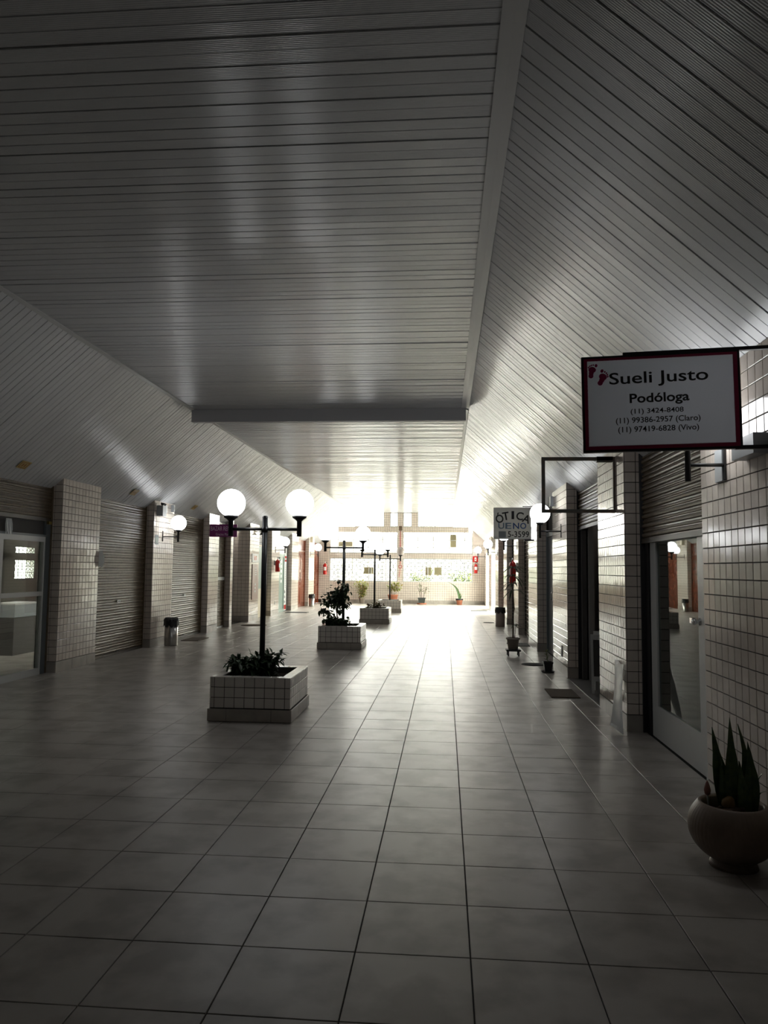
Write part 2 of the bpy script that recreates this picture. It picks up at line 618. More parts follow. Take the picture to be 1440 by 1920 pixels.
sh.box(-5.95, -5.85, 18.0, 18.6, 0, 2.9)
sh.box(-6.8, -5.85, 18.5, 18.6, 0, 2.9)
sh.box(-6.8, -6.7, 18.5, 20.5, 0, 2.9)
sh.box(-6.8, -5.85, 20.4, 20.5, 0, 2.9)
sh.box(-5.9, -5.8, 20.5, FARY + .2, 0, 2.9)
sh.box(-9.8, -5.75, 17.9, 18.0, 0, 2.9)
sh.box(-9.8, -5.75, 6.4, 6.5, 0, 2.9)
sh.box(-5.95, -5.6, -6.2, 3.5, 0, 2.6)
sh.box(-5.95, -5.75, 3.5, 6.5, 0, 2.9)
# back wall of the glazed shop, with a window hole y 15.2-18, z 1.15-2.35
sh.box(-9.8, -9.6, 6.4, 15.15, 0, 2.9)
sh.box(-9.8, -9.6, 15.15, 18.0, 0, 1.2)
sh.box(-9.8, -9.6, 15.15, 18.0, 1.92, 2.9)
sh.box(-9.8, -9.6, 15.15, 18.0, 1.62, 1.78)
sh.box(-9.8, -9.6, 16.68, 18.0, 1.2, 1.92)
sh.box(-9.8, -9.6, 15.15, 15.9, 1.2, 1.92)
sh.box(-9.8, -5.72, 6.4, 18.0, 2.9, 3.0)
sh.box(-6.8, -5.72, 18.0, 20.6, 2.9, 3.0)
tag(obj('wall_left', sh, m_wall_plain), 'plain shop walls behind the shutters', 'wall', kind='structure')
sh = MB()
sh.box(-5.95, 2.15, -6.35, -6.2, 0, 4.3)
tag(obj('wall_rear', sh, m_wall_plain), 'plain end wall behind the viewer', 'wall', kind='structure')
tag(obj('ground', MB().box(-30, 30, FARY + .2, 70, -.3, -.15).box(2.16, 30, 11.7, FARY + .2, -.3, -.15).box(-30, -9.81, 5, FARY + .2, -.3, -.15).box(-30, 30, -40, -6.36, -.3, -.15), m_out_ground), 'pale paving outside the arcade', 'ground', kind='structure')

# thresholds at the shop openings
ROP = [(5.11, 7.265), (8.49, 10.65), (12.05, 14.08), (15.5, 17.65), (18.73, 20.9), (22.06, 24.2), (25.6, 27.9), (29.4, 31.6)]
LOP = [(7.8, 10.12), (11.29, 13.46), (14.49, 16.74), (17.5, 18.5), (21.4, 23.0), (24.1, 26.1), (27.3, 29.4), (30.65, FARY)]
for a, b in ROP[1:2]:
    trim(MB().box(XR - .004, XRR + .4, a + .012, b - .012, .0, .008), m_granite, 'grey stone threshold of the open dark shop')

# ------------------------------------------------------------------ end wall with windows
FW_ = tag(obj('wall_far', MB(), m_grout), 'cream tiled end wall with two rows of windows', 'wall', kind='structure')
WZ0, WZ1 = .95, 1.98
UZ0, UZ1 = 2.20, 3.12
LWX, RWX = (-5.10, -2.08), (-1.85, 1.20)
core = MB()
tf = []
Z_TOP = 3.37


def zc(x):
    return zL(x) if x < RL else (zR(x) if x > RR else HC)


pieces = [(-5.62, 1.9, 0, WZ0), (-5.62, LWX[0], WZ0, 2.6), (LWX[1], RWX[0], WZ0, HC), (RWX[1], 1.9, WZ0, 2.6), (LWX[0], LWX[1], WZ1, UZ0), (RWX[0], RWX[1], WZ1, UZ0),
          (-4.75, LWX[1], UZ1, Z_TOP), (RWX[0], 1.04, UZ1, Z_TOP), (-2.69, -2.43, Z_TOP, HC), (-1.47, -1.21, Z_TOP, HC)]
for x0, x1, z0, z1 in pieces:
    core.box(x0, x1, FARY, FARY + .16, z0, z1)
    v0 = .15 if z0 == 0 else z0
    tf.append((cuts(x0, x1, .1), cuts(v0, z1, .1)))
me = core.mesh('wall_far')
me.materials.append(m_grout)
FW_.data = me
for us, vs in tf:
    tile_face(FW_, (0, FARY, 0), (1, 0, 0), (0, 0, 1), us, vs, m_tile, False, field='end_wall_tile_field')
sk = MB()
for a, b in zip(cuts(XL, XR, .45)[:-1], cuts(XL, XR, .45)[1:]):
    sk.box(a + .002, b - .002, FARY - .011, FARY, 0, .15)
tag(obj('baseboard_far', sk, m_skirt), 'tile skirting along the foot of the end wall', 'baseboard', kind='structure')
# triangular ends above the upper windows
for sgn in (-1, 1):
    mb = MB()
    if sgn < 0:
        P = [(-5.62, 2.6), (LWX[0], 2.6), (LWX[0], zL(LWX[0])), (-5.62, zL(-5.62))]
    else:
        P = [(RWX[1], 2.6), (1.9, 2.6), (1.9, zR(1.9)), (RWX[1], zR(RWX[1]))]
    mb = MB()
    n = 4
    mb.v = [(x, FARY, z) for x, z in P] + [(x, FARY + .16, z) for x, z in P]
    mb.f = [(0, 1, 2, 3), (7, 6, 5, 4), (0, 4, 5, 1), (1, 5, 6, 2), (2, 6, 7, 3), (3, 7, 4, 0)]
    mb.sm = [False] * 6
    obj('wall_gusset', mb, m_tile, FW_)


def ring_mesh():
    """grille motif: a rounded square ring with four short arms, 0.33 m cell"""
    mb = MB()
    r, b = .092, .017
    pts = []
    for k in range(4):
        a0 = k * PI / 2
        for t in (-.32, .32):
            a = a0 + t * 1.6
            q = r / max(abs(math.cos(a)), abs(math.sin(a)))
            pts.append((q * math.cos(a), 0, q * math.sin(a)))
    pts.append(pts[0])
    for p, q in zip(pts[:-1], pts[1:]):
        mb.tube([p, q], b, 6)
    for k in range(4):
        a = k * PI / 2
        c, s_ = math.cos(a), math.sin(a)
        mb.tube([(c * r, 0, s_ * r), (c * .168, 0, s_ * .168)], b, 6)
    me = mb.mesh('grille_ring')
    me.materials.append(m_steelgrey)
    return me


m_steelgrey = mat('grey_grille_paint', (.30, .31, .30), .5)
RING = ring_mesh()


def grille(parent, x0, x1, z0, z1, y, along='x', cell=.338):
    nx = max(1, round((x1 - x0) / cell))
    nz = max(1, round((z1 - z0) / cell))
    cxs, czs = (x1 - x0) / nx, (z1 - z0) / nz
    mb = MB()
    for i in range(nx + 1):
        x = x0 + i * cxs
        if along == 'x':
            mb.box(x - .014, x + .014, y - .008, y + .008, z0, z1)
        else:
            mb.box(y - .008, y + .008, x - .008, x + .008, z0, z1)
    for j in range(nz + 1):
        z = z0 + j * czs
        if along == 'x':
            mb.box(x0, x1, y - .008, y + .008, z - .014, z + .014)
        else:
            mb.box(y - .008, y + .008, x0, x1, z - .008, z + .008)
    obj('grille_bars', mb, m_steelgrey, parent)
    for i in range(nx):
        for j in range(nz):
            o = obj('grille_ring', RING, None, parent)
            c = (x0 + (i + .5) * cxs, z0 + (j + .5) * czs)
            o.scale = (cell / .338,) * 3
            if along == 'x':
                o.location = (c[0], y, c[1])
            else:
                o.location = (y, c[0], c[1])
                o.rotation_euler = (0, 0, PI / 2)


def window(idx, x0, x1, z0, z1, vs, hs, label, with_grille=False, frame=.035, top=None):
    wd = thing('window_%d' % idx, label, 'window', (0, 0, 0), kind='structure')
    fr = MB()
    fy0, fy1 = FARY + .02, FARY + .07
    zt = (lambda x: z1) if top is None else top
    fr.box(x0, x1, fy0, fy1, z0, z0 + frame)
    for x in [x0 + frame / 2, x1 - frame / 2] + list(vs):
        hh = frame / 2 if x in (x0 + frame / 2, x1 - frame / 2) else .016
        fr.box(x - hh, x + hh, fy0, fy1, z0 + frame, min(zt(x - hh), zt(x + hh)) - .001)
    if top is None:
        fr.box(x0, x1, fy0, fy1, z1 - frame, z1)
    obj('window_frame', fr, m_alu, wd)
    xs = [x0 + frame] + sorted(vs) + [x1 - frame]
    hz = [z0 + frame] + list(hs) + [z1 - frame]
    bars = MB()
    for h in hs:
        for a, b in zip(xs[:-1], xs[1:]):
            if min(zt(a), zt(b)) > h + .02:
                bars.box(a + .016, b - .016, fy0 + .008, fy1 - .008, h - .012, h + .012)
    if hs:
        obj('glazing_bars', bars, m_alu, wd)
    for a, b in zip(xs[:-1], xs[1:]):
        for c, d in zip(hz[:-1], hz[1:]):
            d2 = min(d, zt(a) - .01, zt(b) - .01)
            if d2 - c > .05:
                obj('pane', MB().box(a + .016, b - .016, fy0 + .022, fy0 + .027, c + .012, d2 - .012), m_glass, wd)
    if with_grille:
        grille(wd, x0 + .03, x1 - .03, z0 + .03, z1 - .03, FARY + .12)
    return wd


window(1, LWX[0], LWX[1], WZ0, WZ1, [-4.1, -3.35, -3.25, -2.6], [], 'lower end-wall window behind the lamp posts, with ring pattern grille', True)
window(2, RWX[0], RWX[1], WZ0, WZ1, [-.75, -.50, .28, .34], [], 'lower end-wall window above the sansevieria pot, with ring pattern grille', True)
window(3, LWX[0], LWX[1], UZ0, UZ1, [-4.72, -4.05, -3.4, -2.75], [2.46, 2.78], 'upper end-wall window behind the lamp posts, cut by the sloping ceiling', top=lambda x: min(UZ1, zL(x)))
window(4, RWX[0], RWX[1], UZ0, UZ1, [-1.19, -.52, .19, .85], [2.46, 2.78], 'upper end-wall window above the sansevieria side, cut by the sloping ceiling', top=lambda x: min(UZ1, zR(x)))
window(5, -4.0, -2.69, Z_TOP, HC, [-3.3], [], 'gable glazing under the flat ceiling, lamp post side', top=lambda x: min(HC, zc(x)))
window(6, -2.43, -2.08, Z_TOP, HC, [], [], 'narrow gable pane between two small tiled piers, lamp post side')
window(7, -1.85, -1.47, Z_TOP, HC, [], [], 'narrow gable pane between two small tiled piers, sansevieria side')
window(8, -1.21, .34, Z_TOP, HC, [-.45], [], 'gable glazing under the flat ceiling, sansevieria side', top=lambda x: min(HC, zc(x)))


def tagged(name, mb, m, label, cat, loc=(0, 0, 0), rot=(0, 0, 0), group=None):
    return tag(obj(name, mb, m, None, loc, rot), label, cat, group)


for (x0, x1, z0, z1, lb) in ((-.86, -.60, 1.25, 1.60, 'tan card sheet in the lower window, beside the window post'), (-.47, -.17, 1.25, 1.60, 'wider tan card sheet in the lower window over the small dark pot'),
                             (-3.58, -3.15, 1.28, 1.58, 'tan card sheet in the lower window behind the third lamp post'), (.22, .49, 2.48, 3.05, 'tall tan card sheet in the upper window'),
                             (-4.72, -4.1, 2.48, 2.70, 'tan card sheet low in the upper window behind the second lamp post')):
    tagged('card_sheet', MB().box(x0, x1, FARY + .085, FARY + .09, z0, z1), m_tan, lb, 'sheet')

# ------------------------------------------------------------------ shutters
_slats = {}


def slat_mesh(L):
    k = round(L, 3)
    if k not in _slats:
        mb = MB()
        prof = [(0, 0), (.0, .005), (.017, .012), (.021, .026), (.017, .040), (.0, .047), (.0, .053), (.009, .058), (.011, .066), (.009, .074), (.0, .080), (0, .088)]
        n = len(prof)
        mb.v = [(-L / 2, -d, z) for d, z in prof] + [(L / 2, -d, z) for d, z in prof]
        for i in range(n - 1):
            mb.f.append((i, n + i, n + i + 1, i + 1)); mb.sm.append(False)
        me = mb.mesh('slat')
        me.materials.append(m_shutter)
        _slats[k] = me
    return _slats[k]


def shutter(side, y0, y1, zb, label, lock=True, lock_mat=None, zt=None, white_bar=False, rail_clr=.03):
    xf = XLR if side < 0 else XRR
    zf = zL if side < 0 else zR
    zt = zt or zf(xf) + .03
    rz = PI / 2 if side < 0 else -PI / 2
    yc = (y0 + y1) / 2
    t = thing('roller_shutter', label, 'shutter', (xf, yc, 0), rz)
    L = y1 - y0
    z = zb + .05
    while z < zt:
        o = obj('slat', slat_mesh(L - 2 * rail_clr), None, t, (0, 0, z), (rnd.gauss(0, .012), 0, 0))
        z += .088
    obj('backing', MB().box(-L / 2 + .02, L / 2 - .02, .004, .012, zb + .02, zt), m_shutter, t)
    obj('bottom_rail', MB().box(-L / 2 + .02, L / 2 - .02, -.022, .003, zb, zb + .045).box(-L / 2 + .02, L / 2 - .02, -.030, -.022, zb, zb + .008), m_alu if white_bar else m_rail, t)
    for s in (-1, 1):
        a = s * (L / 2 - .008)
        obj('guide_rail', MB().box(a - .024, a + .024 if s < 0 else a + .008, -.034, .02, 0.0, zt), m_blackplastic if side > 0 else m_shutter, t)
    if lock:
        lk = obj('lock_plate', MB().box(-.055, .055, -.034, -.020, zb + .88, zb + .925), m_alu, t)
        obj('keyhole', MB().box(-.012, .012, -.038, -.034, zb + .892, zb + .912), m_ink, lk)
        obj('handle', MB().box(-.05, .05, -.044, -.030, zb + .055, zb + .07), m_black, t)
    return t


shutter(1, 5.11, 7.265, 1.765, 'half-lowered beige roller shutter above the white-framed glass door', lock=False)
shutter(1, 8.49, 10.65, 2.07, 'beige roller shutter rolled up above the open dark shop', lock=False)
shutter(1, 15.5, 17.65, .0, 'closed beige roller shutter behind the tall dracaena')
shutter(1, 18.73, 20.9, .0, 'closed beige roller shutter past the extinguisher pillar on the sign side')
shutter(-1, 7.8, 10.12, 2.12, 'half-raised beige roller shutter above the glazed shop door', lock=False)
shutter(-1, 11.29, 13.46, .0, 'closed beige roller shutter between the first two tiled pillars')
shutter(-1, 14.49, 16.74, .0, 'closed beige roller shutter behind the steel bin')
s4 = shutter(-1, 17.5, 18.5, .0, 'narrow closed shutter with white bars beside the purple sign', lock=False, white_bar=True)
obj('white_bar', MB().box(-.46, .46, -.034, -.021, 1.18, 1.26), m_alu, s4)
obj('white_bar', MB().box(-.46, .46, -.034, -.021, 2.52, 2.62), m_alu, s4)

# shutter lock pieces on the half lowered shutter
# ------------------------------------------------------------------ doors
# white framed glass door under the near shutter
d = thing('door_1', 'white-framed glass door under the half-lowered shutter', 'door', (XRR + .03, 0, 0), kind='structure')
fr = MB()
fr.box(-.03, .03, 5.13, 5.66, 0, 1.80)
obj('door_jamb', fr, m_alu, d)
obj('door_jamb', MB().box(-.03, .03, 7.10, 7.24, 0, 1.80), m_blackplastic, d)
leaf = MB()
leaf.box(-.02, .02, 5.69, 5.79, .012, 1.79)
leaf.box(-.02, .02, 6.90, 7.08, .012, 1.79)
leaf.box(-.02, .02, 5.79, 6.90, .012, .30)
leaf.box(-.02, .02, 5.79, 6.90, 1.762, 1.79)
obj('door_leaf', leaf, m_alu, d)
obj('pane', MB().box(-.004, .004, 5.79, 6.90, .30, 1.762), m_glass_dark, d)
kn = MB()
kn.lathe([(.0, 0), (.028, 0), (.028, .006), (.012, .008), (.012, .030), (.024, .038), (.027, .05), (.020, .062), (0, .064)], 16)
obj('door_knob', kn, m_chrome, d, (-.02, 5.745, 1.13), (0, -PI / 2, 0))
obj('lock_cylinder', MB().box(-.05, -.02, 5.84, 5.90, 1.11, 1.15), m_chrome, d)

# open dark shop
d = thing('door_2', 'open dark shop doorway behind the brown mat', 'doorway', (0, 0, 0), kind='structure')
obj('door_jamb', MB().box(1.90, 1.96, 8.51, 8.60, 0.008, 2.07).box(1.90, 1.96, 10.52, 10.63, 0.008, 2.07), m_shopdark, d)
obj('inner_partition', MB().box(2.4, 2.5, 10.35, 11.35, 0, 2.6).box(1.98, 2.05, 10.45, 11.35, 0, 2.6), m_wall_plain, d)
c = thing('shop_counter', 'dark counter just inside the open shop', 'counter', (2.7, 10.9, 0))
obj('body', MB().box(-.18, .9, -.3, .3, 0, .78), m_shopdark, c)
obj('counter_top', MB().box(-.20, .95, -.33, .33, .78, .81), m_wood, c)
cl = MB()
for i in range(7):
    cl.lathe([(0, 0), (.16, .01), (.19, .06), (.16, .12), (0, .13)], 14, (rnd.gauss(0, .03), rnd.gauss(0, .03), i * .085))
tagged('cushion_stack', cl, m_fabric, 'heap of rust and cream fabric inside the open shop', 'fabric', (2.25, 10.0, .012))
# A-frame board in the shop
a = thing('sandwich_board', 'white and dark sandwich board standing inside the open shop', 'sign board', (2.03, 9.45, 0.008), -.25)
for s, nm in ((-1, 'front_panel'), (1, 'back_panel')):
    R = Matrix.Rotation(-s * .2, 4, 'X')
    R.translation = Vector((0, s * .14, 0))
    mb = MB()
    mb.box(-.21, -.18, -.01, .01, 0, .74, R).box(.18, .21, -.01, .01, 0, .74, R).box(-.18, .18, -.01, .01, .68, .74, R).box(-.18, .18, -.01, .01, .16, .22, R)
    fr = obj('board_frame', mb, m_white, a)
    obj(nm, MB().box(-.18, .18, -.005, .005, .22, .68, R), m_shopdark, fr)

# blue-grey door
d = thing('door_3', 'blue-grey metal door past the small potted plant', 'door', (0, 0, 0), kind='structure')
obj('door_frame', MB().box(1.88, 1.98, 12.07, 12.14, 0, 2.2).box(1.88, 1.98, 13.99, 14.06, 0, 2.2).box(1.88, 1.98, 12.14, 13.99, 2.12, 2.2), m_grey_door, d)
obj('door_leaf', MB().box(1.92, 1.96, 12.15, 13.2, .01, 2.11), m_grey_door, d)
obj('door_leaf', MB().box(1.91, 1.95, 13.22, 13.98, .01, 2.11), m_grey_door, d)
obj('handle', MB().tube([(1.91, 13.3, .95), (1.87, 13.3, .98), (1.87, 13.3, 1.12), (1.91, 13.3, 1.15)], .008, 8), m_chrome, d)
obj('transom_panel', MB().box(1.93, 1.97, 12.07, 14.06, 2.2, 2.66), m_shopdark, d)


def wood_door(side, y0, y1, idx, label, m=m_wood):
    x = XLR if side < 0 else XRR
    s = 1 if side < 0 else -1
    d = thing('door_%d' % idx, label, 'door', (x, 0, 0), kind='structure')
    X = lambda a, b: (min(s * a, s * b), max(s * a, s * b))
    zt = (zL if side < 0 else zR)(x) - .0
    w = y1 - y0
    fx = X(-.06, .03)
    obj('door_frame', MB().box(*fx, y0 + .01, y0 + .07, 0, zt).box(*fx, y1 - .07, y1 - .01, 0, zt).box(*fx, y0 + .07, y1 - .07, 2.14, 2.2), m, d)
    ym = y0 + .07 + (w - .14) * .5
    for a, b in ((y0 + .075, ym - .003), (ym + .003, y1 - .075)):
        lf = obj('door_leaf', MB().box(*X(-.04, 0), a, b, .01, 2.135), m, d)
        for z0, z1 in ((.15, .75), (.85, 1.35), (1.45, 2.0)):
            obj('door_panel', MB().box(*X(0, .012), a + .12, b - .12, z0, z1), m, lf)
    obj('transom_panel', MB().box(*X(-.04, 0), y0 + .07, y1 - .07, 2.2, zt), m, d)
    obj('handle', MB().tube([(s * .0, ym - .06, .98), (s * .05, ym - .06, .98), (s * .05, ym - .06, 1.12), (0, ym - .06, 1.12)], .008, 8), m_chrome, d)
    return d


wood_door(-1, 27.3, 29.4, 4, 'varnished red wood double door before the far steel bin')
wood_door(-1, 30.65, FARY, 5, 'varnished red wood double door in the corner by the end wall')
for i, (a, b, lb) in enumerate(((25.6, 27.9, 'added glazed side exit, letting in daylight, between two far tiled pillars on the sign side'), (29.4, 31.6, 'last added glazed side exit, letting in daylight, on the sign side, next to the end wall'))):  # exits added to bring side daylight onto the far end
    d = thing('door_%d' % ((7, 11)[i]), lb, 'door', (XRR + .04, 0, 0), kind='structure')
    m_ = (a + b) / 2
    obj('door_frame', MB().box(-.03, .03, a + .01, a + .06, 0, 2.34).box(-.03, .03, b - .06, b - .01, 0, 2.34).box(-.03, .03, m_ - .03, m_ + .03, 0, 2.28).box(-.03, .03, a + .06, b - .06, 2.28, 2.34), m_alu, d)
    obj('pane', MB().box(-.003, .003, a + .06, m_ - .03, .01, 2.28), m_glass, d)
    obj('pane', MB().box(-.003, .003, m_ + .03, b - .06, .01, 2.28), m_glass, d)

wood_door(1, 22.06, 24.2, 6, 'dark wood double door past the bin on the sign side')

# glazed shop door, shutter side
d = thing('door_8', 'glazed shop door with white aluminium frame under the half-raised shutter', 'door', (XLR, 0, 0), kind='structure')
fx = (-.03, .02)
lf = MB()
lf.box(*fx, 9.93, 9.97, 0, 1.90)
lf.box(*fx, 8.82, 8.98, 0.0, 1.90)
lf.box(*fx, 8.98, 9.93, 1.83, 1.90)
lf.box(*fx, 8.98, 9.93, .0, .09)
lf.box(*fx, 8.98, 9.93, 1.08, 1.14)
obj('door_leaf', lf, m_alu, d)
obj('pane', MB().box(-.008, -.002, 8.98, 9.93, .09, 1.08), m_glass, d)
obj('pane', MB().box(-.008, -.002, 8.98, 9.93, 1.14, 1.83), m_glass, d)
obj('door_frame', MB().box(*fx, 9.98, 10.11, 0, 2.13).box(*fx, 7.81, 9.98, 1.90, 1.93).box(-.07, -.03, 9.97, 10.11, 0, 2.12), m_grey_door, d)
obj('transom_panel', MB().box(-.03, -.02, 7.81, 9.98, 1.93, 2.12), m_shopdark, d)
obj('pane', MB().box(-.008, -.002, 7.85, 8.82, .0, 1.91), m_glass, d)
lf = MB().box(*fx, 7.81, 7.87, 0, 1.90).box(*fx, 7.87, 8.80, .0, .09)
obj('fixed_light_frame', lf, m_alu, d)
mb = MB()
for i in range(6):
    mb.leaf((.03, 9.0 + i * .02, 2.1), (.1 * rnd.random(), .15 * rnd.random() - .05, -1), (1, 0, 0), .22, .07, 0)
tagged('plastic_strip', mb, m_plastic_sheet, 'bunched clear plastic scraps hanging above the glazed shop door', 'plastic', (XLR, 0, 0))
tagged('brass_padlock', MB().box(0, .035, 9.98, 10.05, 2.08, 2.12), mat('brass', (.5, .38, .12), .3, metal=1), 'small brass padlock at the end of the raised shutter', 'padlock', (XLR + .02, 0, 0))
# shop interior
wd = thing('window_9', 'small back window of the glazed shop with ring pattern grille', 'window', (0, 0, 0), kind='structure')
grille(wd, 15.9, 16.68, 1.2, 1.62, -9.62, 'y', .15)
grille(wd, 15.9, 16.68, 1.78, 1.92, -9.62, 'y', .15)
obj('pane', MB().box(-9.72, -9.715, 15.9, 16.68, 1.2, 1.62), m_glass, wd)
obj('pane', MB().box(-9.72, -9.715, 15.9, 16.68, 1.78, 1.92), m_glass, wd)
fl2 = tag(obj('floor_shop', MB().box(-9.6, XLR - .08, 6.5, 17.9, -.02, .0), m_floor), 'tiled floor inside the glazed shop', 'floor', kind='structure')
tb = thing('shop_cabinet', 'low pale cabinet seen through the glazed shop door', 'cabinet', (-7.35, 12.25, 0))
obj('body', MB().box(-.2, .2, -.36, .36, 0, .62), m_shopdark, tb)
obj('drawer', MB().box(-.21, .21, -.37, .37, .63, .84), m_grey_pale, tb)
obj('cabinet_top', MB().box(-.22, .22, -.38, .38, .84, .865), m_white, tb)

# green and cream front
d = thing('door_9', 'pale green and cream panelled door beside the brown notice board', 'door', (XLR, 0, 0), kind='structure')
obj('lower_panel', MB().box(-.04, 0, 21.42, 22.98, 0, .87), m_cream, d)
obj('upper_panel', MB().box(-.04, 0.0, 21.42, 22.98, .87, 2.15), m_green, d)
obj('door_frame', MB().box(-.05, .02, 21.41, 21.47, 0, 2.2).box(-.05, .02, 22.92, 22.99, 0, 2.2).box(-.05, .02, 21.47, 22.92, 2.15, 2.2), m_cream, d)
shutter(-1, 21.4, 23.0, 2.21, 'rolled-up shutter above the green and cream door', lock=False)
# green glass door and banner
d = thing('door_10', 'green glass door with white stickers beside the white banner', 'door', (XLR, 0, 0), kind='structure')
obj('door_frame', MB().box(-.04, .02, 24.12, 24.3, 0, 2.3).box(-.04, .02, 24.3, 25.55, 1.98, 2.3), m_alu, d)
obj('door_leaf', MB().box(-.02, .02, 24.3, 24.36, 0, 1.98).box(-.02, .02, 25.49, 25.55, 0, 1.98).box(-.02, .02, 24.36, 25.49, 0, .1).box(-.02, .02, 24.36, 25.49, 1.88, 1.98), m_green, d)
obj('pane', MB().box(-.006, .0, 24.36, 25.49, .1, 1.88), m_green, d)
for k in range(5):
    obj('sticker', MB().box(.001, .003, 25.05, 25.25, 1.0 + k * .17, 1.1 + k * .17), m_white, d)
obj('dark_jamb', MB().box(-.05, .02, 25.9, 26.08, 0, 2.6), m_shopdark, d)
obj('transom_panel', MB().box(-.04, .0, 24.12, 25.9, 2.3, 2.62), m_alu, d)
bn = thing('vertical_banner', 'narrow white vertical banner with red bands and dark marks', 'banner', (XLR + .01, 25.73, 0))
obj('panel', MB().box(0, .01, -.16, .16, .02, 2.2), m_white, bn)
obj('red_band', MB().box(.01, .012, -.15, .15, 1.72, 1.80).box(.01, .012, -.15, .15, 1.84, 1.92), m_red, bn)
obj('red_band', MB().box(.01, .012, -.15, .15, .06, .22), m_red, bn)
mk = MB()
for k in range(14):
    mk.box(.01, .012, -.04, .06, .82 + k * .062, .84 + k * .062)
for z, h in ((.62, .14), (.45, .12), (.28, .12)):
    mk.box(.01, .012, -.12, -.05, z, z + h * .8).box(.01, .012, -.01, .03, z + .02, z + h * .5)
obj('printed_mark', mk, m_ink, bn)

# ------------------------------------------------------------------ lamps
def globe(parent, c, r=.148, lit=True):
    mb = MB()
    prof = [(.055, -r * .93)]
    for i in range(1, 18):
        a = -PI / 2 + .38 + (PI - .38) * i / 17
        prof.append((max(r * math.cos(a), 0.0005), r * math.sin(a)))
    mb.lathe(prof, 28, c)
    return obj('globe', mb, m_globe if lit else m_globe_off, parent)


def holder(parent, x, z_arm):
    """flared cup holder with socket tube crossing the arm"""
    mb = MB().lathe([(0, -.075), (.026, -.075), (.026, .085), (.050, .108), (.074, .120), (.076, .142), (.055, .145), (0, .145)], 18, (x, 0, z_arm))
    return obj('lamp_holder', mb, m_black, parent)


def lamp_post(x, y, z0, rz, label, lit=(True, True), zarm=1.905, r=.148):
    t = thing('lamp_post', label, 'lamp post', (x, y, z0), rz, 'twin globe lamp posts in the planters')
    h = zarm - z0
    obj('pole', MB().tube([(0, 0, -.03), (0, 0, h + .125)], .028, 14), m_black, t)
    obj('pole_cap', MB().lathe([(.031, 0), (.031, .012), (.018, .022), (0, .024)], 14, (0, 0, h + .12)), m_black, t)
    obj('crossbar', MB().tube([(-.36, 0, h), (.36, 0, h)], .0165, 10), m_black, t)
    obj('collar', MB().tube([(0, 0, h - .03), (0, 0, h + .03)], .033, 14), m_black, t)
    for s, l in ((-1, lit[0]), (1, lit[1])):
        holder(t, s * .365, h)
        globe(t, (s * .365, 0, h + .138 + r * .93), r, l)
    return t


def wall_lamp(side, y, label, reach=.31, zarm=2.08, r=.148):
    xf = XL + .009 if side < 0 else XR - .009
    s = 1 if side < 0 else -1
    t = thing('wall_globe_lamp', label, 'wall lamp', (xf, y, zarm), 0, 'globe lamps on the pillars')
    obj('wall_plate', MB().box(min(0, s * .012), max(0, s * .012), -.012, .012, -.09, .11), m_black, t)
    obj('arm', MB().tube([(s * .012, 0, 0), (s * reach, 0, 0)], .011, 10), m_black, t)
    mb = MB().lathe([(0, -.10), (.018, -.10), (.018, .085), (.035, .10), (.060, .112), (.062, .13), (.045, .133), (0, .133)], 18, (s * reach, 0, 0))
    obj('lamp_holder', mb, m_black, t)
    globe(t, (s * reach, 0, .127 + r * .93), r)
    return t


wall_lamp(1, 4.66, 'lit globe wall lamp behind the podiatrist sign', .225, 2.155)
wall_lamp(1, 11.12, 'lit globe wall lamp beside the empty sign frame')
wall_lamp(1, 17.9, 'lit globe wall lamp behind the optician sign, above the extinguisher')
wall_lamp(1, 24.5, 'lit globe wall lamp under a small box on a far pillar of the sign side')
wall_lamp(1, 31.9, 'lit globe wall lamp nearest the end wall corner with the red sign')
wall_lamp(-1, 13.9, 'lit globe wall lamp above the steel bin with black bag')
wall_lamp(-1, 23.5, 'lit globe wall lamp above the extinguisher by the green door')
wall_lamp(-1, 29.7, 'lit globe wall lamp between the two red wood doors')


